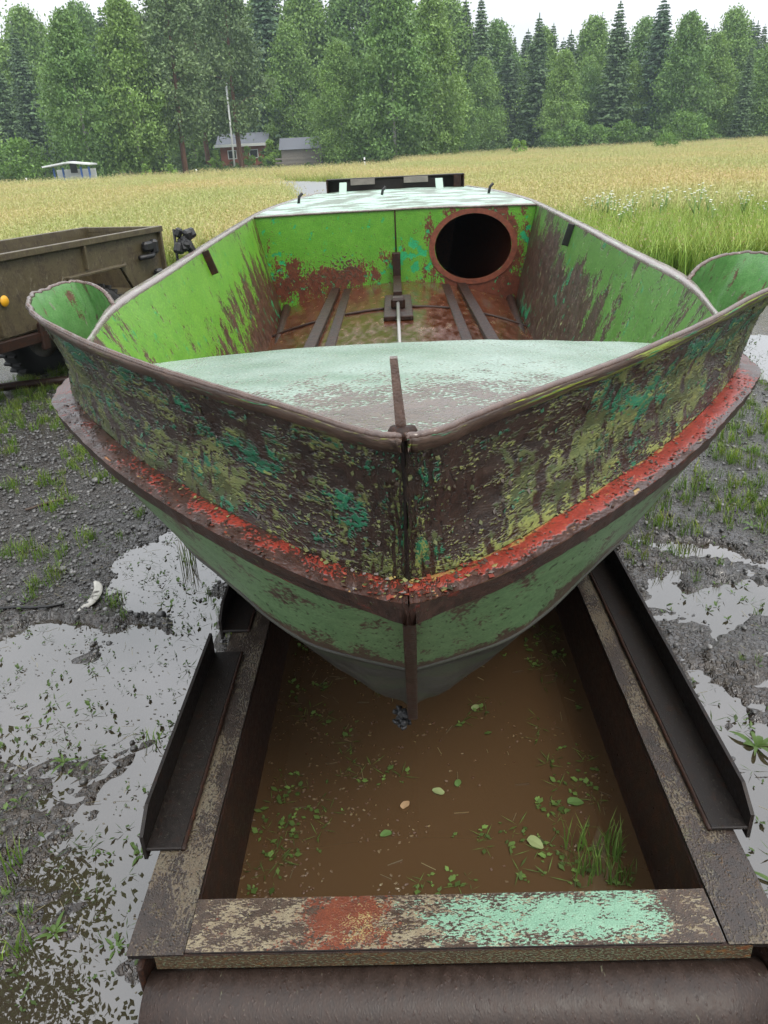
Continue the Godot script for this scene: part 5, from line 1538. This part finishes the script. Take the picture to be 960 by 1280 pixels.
# ---------------------------------------------------------------- far buildings
func buildings():
	var h := thing("far_house", V(-16.6, 0.5, 94), "low red house with a grey metal roof half hidden by pines", "house")
	put(box_mesh(V(-16.6, 1.6, 96), Vector3(5.0, 2.3, 4.0)), "wall", M.brick_red, h)
	var rf := tool()
	rf.set_smooth_group(-1)
	var e := [V(-19.5, 2.7, 93.6), V(-13.7, 2.7, 93.6), V(-13.7, 3.9, 96), V(-19.5, 3.9, 96), V(-13.7, 2.7, 98.4), V(-19.5, 2.7, 98.4)]
	quad(rf, e[0], e[3], e[2], e[1])
	quad(rf, e[3], e[5], e[4], e[2])
	rf.generate_normals()
	part(rf, "roof", M.grey_roof, h)
	put(bar_mesh(V(-19.6, 2.66, 93.55), V(-13.6, 2.66, 93.55), 0.06, 0.28), "fascia", M.white_paint, h)
	for x in [-17.8, -15.4]:
		var wn := put(box_mesh(V(x, 1.75, 93.97), Vector3(1.0, 0.9, 0.08)), "window", M.white_paint, h)
		put(box_mesh(V(x, 1.75, 93.92), Vector3(0.82, 0.72, 0.02)), "pane", M.black, wn)
	var s := thing("wooden_shed", V(-10.6, 0.6, 104), "weathered grey wooden shed beyond the grass clearing", "shed")
	put(box_mesh(V(-10.6, 1.3, 104), Vector3(3.8, 1.6, 2.6)), "wall", M.grey_wood, s)
	var sr := tool()
	sr.set_smooth_group(-1)
	var g := [V(-12.7, 2.05, 102.5), V(-8.5, 2.05, 102.5), V(-8.5, 3.1, 104), V(-12.7, 3.1, 104), V(-8.5, 2.05, 105.5), V(-12.7, 2.05, 105.5)]
	quad(sr, g[0], g[3], g[2], g[1])
	quad(sr, g[3], g[5], g[4], g[2])
	sr.generate_normals()
	part(sr, "roof", M.grey_roof, s)
	for y in [0.9, 1.25]: put(bar_mesh(V(-13.0, y, 101.6), V(-9.0, y, 101.6), 0.05, 0.16), "fence_board", M.grey_wood, s)
	s.position += Vector3(1.5, -0.1, 19.0)
	# blue posted shelter by the road
	var k := thing("roadside_shelter", V(-24.3, 0.05, 63.5), "small roadside shelter with blue posts and white roof", "shelter")
	for x in [-25.6, -24.9, -23.3, -22.7]: put(bar_mesh(V(x, 0.05, 62.6 if x > -24 else 63.2), V(x, 1.4, 62.6 if x > -24 else 63.2), 0.12, 0.12, Vector3.BACK), "post", M.blue_paint, k)
	put(bar_mesh(V(-26.0, 1.5, 62.9), V(-24.3, 1.72, 62.9), 1.6, 0.1), "roof", M.white_paint, k)
	put(bar_mesh(V(-24.1, 1.75, 62.9), V(-22.4, 1.55, 62.9), 1.6, 0.1), "roof", M.white_paint, k)
	put(box_mesh(V(-24.2, 0.85, 64.0), Vector3(3.0, 0.8, 0.1)), "back_panel", M.white_paint, k)
	put(box_mesh(V(-24.25, 1.45, 63.7), Vector3(0.5, 0.9, 0.1)), "sign_board", M.black, k)
	# thin white poles
	var p := thing("flag_pole", V(-15.45, 0.4, 82), "tall thin white pole standing beside the pine trunk", "pole")
	put(tube_mesh(PackedVector3Array([V(-15.45, 0.3, 82), V(-15.35, 7.7, 82)]), 0.09, 8), "mast", M.white_paint, p)
	put(box_mesh(V(-15.35, 7.75, 82), Vector3(0.24, 0.14, 0.24), Basis.IDENTITY, 0.05), "cap", M.white_paint, p)
	for a in [[-1.95, 58.0, 1.15, "slim white marker post beside the road behind the boat"], [-25.1, 57.0, 0.9, "short white marker post beside the roadside shelter"], [-14.2, 60.5, 0.9, "short white marker post at the far side of the meadow"]]:
		var m := thing("marker_post", V(a[0], 0.05, a[1]), a[3], "post")
		put(tube_mesh(PackedVector3Array([V(a[0], 0.0, a[1]), V(a[0], a[2], a[1])]), 0.05, 8), "pole", M.white_paint, m)
		put(box_mesh(V(a[0], a[2] - 0.2, a[1] - 0.0), Vector3(0.112, 0.1, 0.112)), "reflector_band", M.black, m)

# ---------------------------------------------------------------- things in the mud
func gy(x: float, d: float) -> float:
	return maxf(ground_height(x, d), WATER - 0.002)
func in_cradle(x: float, d: float) -> bool:
	return x > -0.62 and x < 0.74 and d > 0.75 and d < 6.8
func yard_details():
	# stones in the gravel
	var stone := tool()
	var sm := SphereMesh.new()
	sm.radial_segments = 7; sm.rings = 3; sm.radius = 0.5; sm.height = 0.8
	stone.append_from(sm, 0, Transform3D.IDENTITY)
	var xf := []
	var cols := []
	for i in 36000:
		var d := 1.2 + 5.4 * pow(rng.randf(), 0.8)
		var x := rr(-3.0, -0.66) if rng.randf() < 0.72 else rr(0.8, 3.2)
		var y := ground_height(x, d)
		if in_cradle(x, d) or y < WATER - 0.012: continue
		if d < 2.3 and rng.randf() < 0.6: continue
		var s := 0.007 + 0.02 * pow(rng.randf(), 3.0)
		if rng.randf() < 0.006: s = rr(0.03, 0.055)
		xf.append(Transform3D(Basis.from_euler(Vector3(rr(0, 6), rr(0, 6), rr(0, 6))).scaled(Vector3(s, s * rr(0.5, 0.9), s * rr(0.7, 1.2))), V(x, y + s * 0.15, d)))
		cols.append(Color(0.04, 0.039, 0.038).lerp(Color(0.15, 0.147, 0.143), pow(rng.randf(), 2.5)) * rr(0.7, 1.2))
	scatter("gravel", stone.commit(), M.pebble, xf, cols, "wet grey gravel and small stones in the mud", "gravel")
	# grass tufts and seedlings
	var short_grass := tuft(14, 0.09, 0.03, 0.0022, 0.0, Color(0.10, 0.19, 0.03), Color(0.17, 0.25, 0.06))
	var seedlings := []
	for kind in 3:
		var seed_v := PackedVector3Array()
		var seed_c := PackedColorArray()
		for i in [2, 4, 3][kind]:
			var a := rr(0, TAU)
			var dr := Vector3(cos(a), rr(0.1, 0.9), sin(a)).normalized()
			var ln := rr(0.003, 0.011) * (2.2 if kind == 2 else 1.0)
			leaf_quad(seed_v, seed_c, dr * ln * 1.1 + Vector3(0, rr(0, 0.008), 0), dr * ln, Vector3(-sin(a), rr(-0.3, 0.3), cos(a)) * rr(0.0015, 0.005) * (0.4 if kind == 2 else 1.0), Color(0.06, 0.1, 0.026) * rr(0.7, 1.5))
		seedlings.append(tri_mesh(seed_v, seed_c))
	var gx := []
	var gc := []
	var sx := []
	var sc := []
	for i in 13000:
		var d := 0.95 + 5.8 * pow(rng.randf(), 0.85)
		var x := rr(-3.2, -0.6) if rng.randf() < 0.55 else rr(0.76, 3.4)
		if in_cradle(x, d): continue
		var n := gn2.get_noise_2d(x * 0.45 + 20, d * 0.45) + 0.5 * gn1.get_noise_2d(x, d + 30)
		var green := 0.18 if x < 0 else -0.15
		if x > 0 and d > 2.8 and d < 5.4: green = -0.45
		if d > 4.8: green = -0.15
		if n < green: continue
		var y := gy(x, d)
		var b := Basis(Vector3.UP, rr(0, TAU))
		if rng.randf() < (0.3 if d < 3 else 0.75) and y > WATER:
			var s := rr(0.35, 1.0)
			gx.append(Transform3D(b.scaled(Vector3(s, s * rr(0.6, 1.1), s)), V(x, y - 0.004, d)))
			gc.append(Color(1, 1, 1).lerp(Color(1.7, 1.3, 1.0), pow(rng.randf(), 3)) * rr(0.7, 1.2))
		else:
			var s := rr(0.5, 1.5)
			sx.append(Transform3D(b.scaled(Vector3(s, s, s)), V(x, y, d)))
			sc.append(Color.WHITE * rr(0.6, 1.2))
	# seedlings standing in the shallow water, and floating in the cradle
	for i in 2200:
		var d := rr(1.0, 3.6)
		var x := rr(-1.8, -0.6)
		if in_cradle(x, d) or gn2.get_noise_2d(x * 0.9, d * 0.9 + 7) < -0.05: continue
		var s := rr(0.3, 1.1)
		sx.append(Transform3D(Basis(Vector3.UP, rr(0, TAU)).scaled(Vector3(s, s, s)), V(x, gy(x, d), d)))
		sc.append(Color(0.55, 0.6, 0.5).lerp(Color.WHITE, rng.randf()))
	scatter("yard_grass", short_grass, M.grass, gx, gc, "short green grass sprouting from the muddy yard", "grass")
	for i in 1100:
		var x := rr(-0.42, 0.54)
		var d := 1.28 + 1.3 * pow(rng.randf(), 1.2)
		var near_edge := minf(x + 0.44, 0.56 - x)
		if gn2.get_noise_2d(x * 0.6 + 3, d * 0.6) < (0.22 if near_edge > 0.2 else -0.05): continue
		var s := rr(0.4, 1.5)
		sx.append(Transform3D(Basis(Vector3.UP, rr(0, TAU)).scaled(Vector3(s, s * 0.4, s)), V(x, WATER + 0.0055, d)))
		sc.append(Color.WHITE * rr(0.8, 2.0))
	for kind in 3:
		var mine := []
		var tint := []
		for i in range(kind, sx.size(), 3):
			mine.append(sx[i])
			tint.append(sc[i])
		scatter("mud_seedlings", seedlings[kind], M.leaf, mine, tint, ["tiny two leaved seedlings scattered over mud and puddles", "tiny bunched seedlings scattered over mud and puddles", "thin leaf blades scattered over mud and puddles"][kind], "seedlings")
	# straws afloat
	var strx := []
	var strc := []
	var sb := BoxMesh.new()
	sb.size = Vector3(0.0014, 0.001, 0.04)
	for i in 420:
		var inn := rng.randf() < 0.13
		var x := rr(-0.42, 0.54) if inn else (rr(-1.6, -0.6) if rng.randf() < 0.7 else rr(0.8, 2.0))
		var d := rr(1.08, 2.4) if inn else rr(1.0, 3.6)
		if not inn and in_cradle(x, d): continue
		strx.append(Transform3D(Basis(Vector3.UP, rr(0, TAU)).scaled(Vector3(1, 1, rr(0.3, 1.2))), V(x, (WATER + 0.0055) if inn else gy(x, d) + 0.002, d)))
		strc.append(Color(0.22, 0.19, 0.09).lerp(Color(0.06, 0.05, 0.035), rng.randf()))
	scatter("straw_litter", sb, M.pebble, strx, strc, "thin straws and stalks lying on mud and water", "straw")
	# crumbs of leaf and bark afloat in the cradle
	var cv := PackedVector3Array()
	var cc := PackedColorArray()
	var ring := []
	for i in 6: ring.append(Vector3(cos(i * 1.047) * rr(0.002, 0.006), rr(0, 0.0015), sin(i * 1.047) * rr(0.0015, 0.004)))
	for i in 6:
		for q in [Vector3(0, 0.0015, 0), ring[(i + 1) % 6], ring[i]]:
			cv.append(q)
			cc.append(Color.WHITE)
	var cb := tri_mesh(cv, cc)
	var cbx := []
	var cbc := []
	for i in 3800:
		var x := rr(-0.44, 0.55)
		var d := 1.07 + 1.3 * pow(rng.randf(), 1.4)
		if gn2.get_noise_2d(x * 0.7 + 11, d * 0.7) + 0.5 * smoothstep(0.1, -0.4, x) < rr(0.0, 0.6): continue
		cbx.append(Transform3D(Basis(Vector3.UP, rr(0, TAU)).scaled(Vector3.ONE * rr(0.4, 1.5)), V(x, WATER + 0.0055, d)))
		cbc.append(Color(0.09, 0.045, 0.025).lerp(Color(0.16, 0.12, 0.05), pow(rng.randf(), 2.0)))
	for i in 5200:
		var x := rr(-1.9, -0.62) if rng.randf() < 0.75 else rr(0.8, 2.2)
		var d := rr(0.95, 3.3)
		if in_cradle(x, d) or gn2.get_noise_2d(x * 0.8 + 30, d * 0.8) < rr(-0.3, 0.5): continue
		cbx.append(Transform3D(Basis.from_euler(Vector3(rr(-0.5, 0.5), rr(0, TAU), rr(-0.5, 0.5))).scaled(Vector3(rr(0.5, 2.2), 1.0, rr(0.4, 1.2)) * rr(0.5, 1.2)), V(x, gy(x, d) + 0.003, d)))
		cbc.append(Color(0.045, 0.035, 0.025).lerp(Color(0.09, 0.075, 0.04), pow(rng.randf(), 2.0)))
	scatter("floating_debris", cb, M.pebble, cbx, cbc, "brown crumbs of leaf and bark floating on puddles and cradle water", "debris")
	# leaves afloat in the cradle, each its own
	var lv := PackedVector3Array()
	var lc := PackedColorArray()
	for i in 18:
		var a := TAU * i / 18
		var b := TAU * (i + 1) / 18
		var ra := 0.018 * (1.0 + 0.1 * sin(a * 2.0) + 0.22 * pow(maxf(0.0, cos(a)), 6.0) + 0.05 * sin(a * 5.0))
		var rb := 0.018 * (1.0 + 0.1 * sin(b * 2.0) + 0.22 * pow(maxf(0.0, cos(b)), 6.0) + 0.05 * sin(b * 5.0))
		for q in [Vector3(0, 0.003, 0), Vector3(cos(b) * rb, 0.001 + 0.004 * absf(sin(b)), sin(b) * rb * 0.75), Vector3(cos(a) * ra, 0.001 + 0.004 * absf(sin(a)), sin(a) * ra * 0.75)]:
			lv.append(q)
			lc.append(Color.WHITE)
	var leaf_mesh := tri_mesh(lv, lc)
	var greens := [leafy(rgb(132, 144, 98), 0.3), leafy(rgb(84, 112, 60), 0.3), leafy(rgb(160, 132, 100), 0.3), leafy(rgb(140, 142, 76), 0.3)]
	for a in [[0.3, 1.42, 0, 1.2, "pale yellow green leaf floating near the green painted cross beam"], [0.12, 1.63, 1, 0.7, "small round green leaf floating under the boat's stem"], [0.065, 1.6, 0, 0.9, "crinkled pale green leaf floating under the boat's stem"], [-0.03, 1.555, 2, 0.8, "dry tan leaf floating in the brown water"], [-0.08, 1.46, 1, 0.8, "round bright green leaf floating in the brown water"], [0.2, 1.95, 0, 0.8, "pale leaf floating in shadow beneath the hull"], [0.43, 1.55, 1, 1.1, "broad green leaf floating beside the inner rail"]]:
		var o := put(leaf_mesh, "fallen_leaf", greens[a[2]])
		o.position = V(a[0], WATER + 0.006, a[1])
		o.rotation.y = rr(0, TAU)
		o.scale = Vector3.ONE * a[3]
		tag(o, a[4], "leaf")
	# a tuft in the corner of the cradle
	var ct := put(tuft(90, 0.11, 0.07, 0.0022, 0.0, Color(0.09, 0.17, 0.03), Color(0.13, 0.22, 0.05)), "grass_tuft", M.grass)
	ct.position = V(0.44, WATER - 0.005, 1.36)
	tag(ct, "dark green grass tuft growing inside the cradle's front corner", "grass tuft")
	var ct2 := put(tuft(26, 0.16, 0.03, 0.002, 0.0, Color(0.12, 0.17, 0.04), Color(0.25, 0.22, 0.09)), "grass_tuft", M.grass)
	ct2.position = V(-0.97, WATER - 0.005, 2.98)
	tag(ct2, "thin grass tuft standing alone in the large puddle", "grass tuft")
	# broad leaved weeds beside the cradle
	var weed: Node3D = null
	var spots_at := [[1.0, 1.75, 1.0], [1.12, 1.6, 0.8], [1.3, 1.55, 0.9], [0.86, 1.28, 0.7], [1.45, 1.85, 0.7], [1.55, 3.1, 0.7], [2.1, 3.4, 0.9], [1.9, 4.0, 0.8], [2.5, 4.3, 1.0], [-0.86, 1.2, 0.55], [-0.72, 1.42, 0.5], [-1.05, 1.75, 0.55], [-0.7, 1.16, 0.4], [-1.25, 1.45, 0.6]]
	for i in spots_at.size():
		var a: Array = spots_at[i]
		if i == 0:
			weed = thing("broadleaf_weed", Vector3.ZERO, "low broad leaved weed with bright green leaves rooted in the mud", "weed", "weeds in the mud beside the cradle")
			for k in 8:
				var an := TAU * k / 8 + rr(-0.4, 0.4)
				var L := rr(0.045, 0.15)
				var arch := rr(0.015, 0.06)
				var girth := rr(0.008, 0.017)
				var rows := []
				for q in 3:
					var r := PackedVector3Array()
					for j in 7:
						var f := j / 6.0
						var wdt := girth * sin(PI * clampf(f * 0.9 + 0.08, 0, 1)) * (q - 1)
						r.append(Vector3(cos(an) * f * L - sin(an) * wdt, 0.008 + arch * sin(f * 2.4) + absf(wdt) * 0.3, sin(an) * f * L + cos(an) * wdt))
					rows.append(r)
				put(sheet(rows), "leaf", leafy(rgb(64, 88, 36), 0.4) if k == 0 else weed.get_child(0).material_override, weed, true)
		var p := weed if i == 0 else copy(weed, "broadleaf_weed")
		p.position = V(a[0], gy(a[0], a[1]) - 0.004, a[1])
		p.rotation.y = rr(0, TAU)
		p.scale = Vector3(1, 0.8, 1) * a[2] * 0.75
	# bits lying about
	var cu := PackedVector3Array()
	for i in 14:
		var t := lerpf(-1.0, 1.0, i / 13.0)
		cu.append(Vector3(0.1 * cos(t) - 0.08, 0, 0.15 * sin(t)))
	var cr := PackedFloat32Array()
	for i in 14: cr.append(0.004 + 0.017 * pow(sin(PI * (i + 0.5) / 14.0), 0.6))
	var bk := put(tube_mesh(cu, cr, 9), "bark_piece", M.bark_light)
	bk.position = V(-1.3, gy(-1.3, 2.68) + 0.006, 2.68)
	bk.scale.y = 0.35
	tag(bk, "curved pale strip of bark lying on the gravel by the puddle", "bark")
	var wire := PackedVector3Array()
	for i in 20:
		var x := lerpf(-2.6, -1.38, i / 19.0)
		var d := 2.66 + 0.05 * sin(x * 5.0) - 0.02 * i / 19.0
		wire.append(V(x, gy(x, d) + 0.006, d))
	tag(put(tube_mesh(wire, 0.006, 6), "old_cable", M.black), "thin dark cable running through the gravel to the bark", "cable")
	var sk := PackedVector3Array()
	for i in 7:
		var x := lerpf(-1.95, -1.78, i / 6.0)
		var d := 3.55 + 0.12 * i / 6.0
		sk.append(V(x, gy(x, d) + 0.008, d))
	tag(put(tube_mesh(sk, 0.006, 6), "twig", M.bark_dark), "short dark twig lying on the gravel", "twig")
	var rod := put(tube_mesh(PackedVector3Array([V(-4.2, 0.09, 5.5), V(-3.15, 0.1, 5.79), V(-2.3, 0.1, 6.04)]), 0.032, 10), "iron_bar", M.rust)
	tag(rod, "long rusty iron bar lying on the ground beside the trailer", "bar")
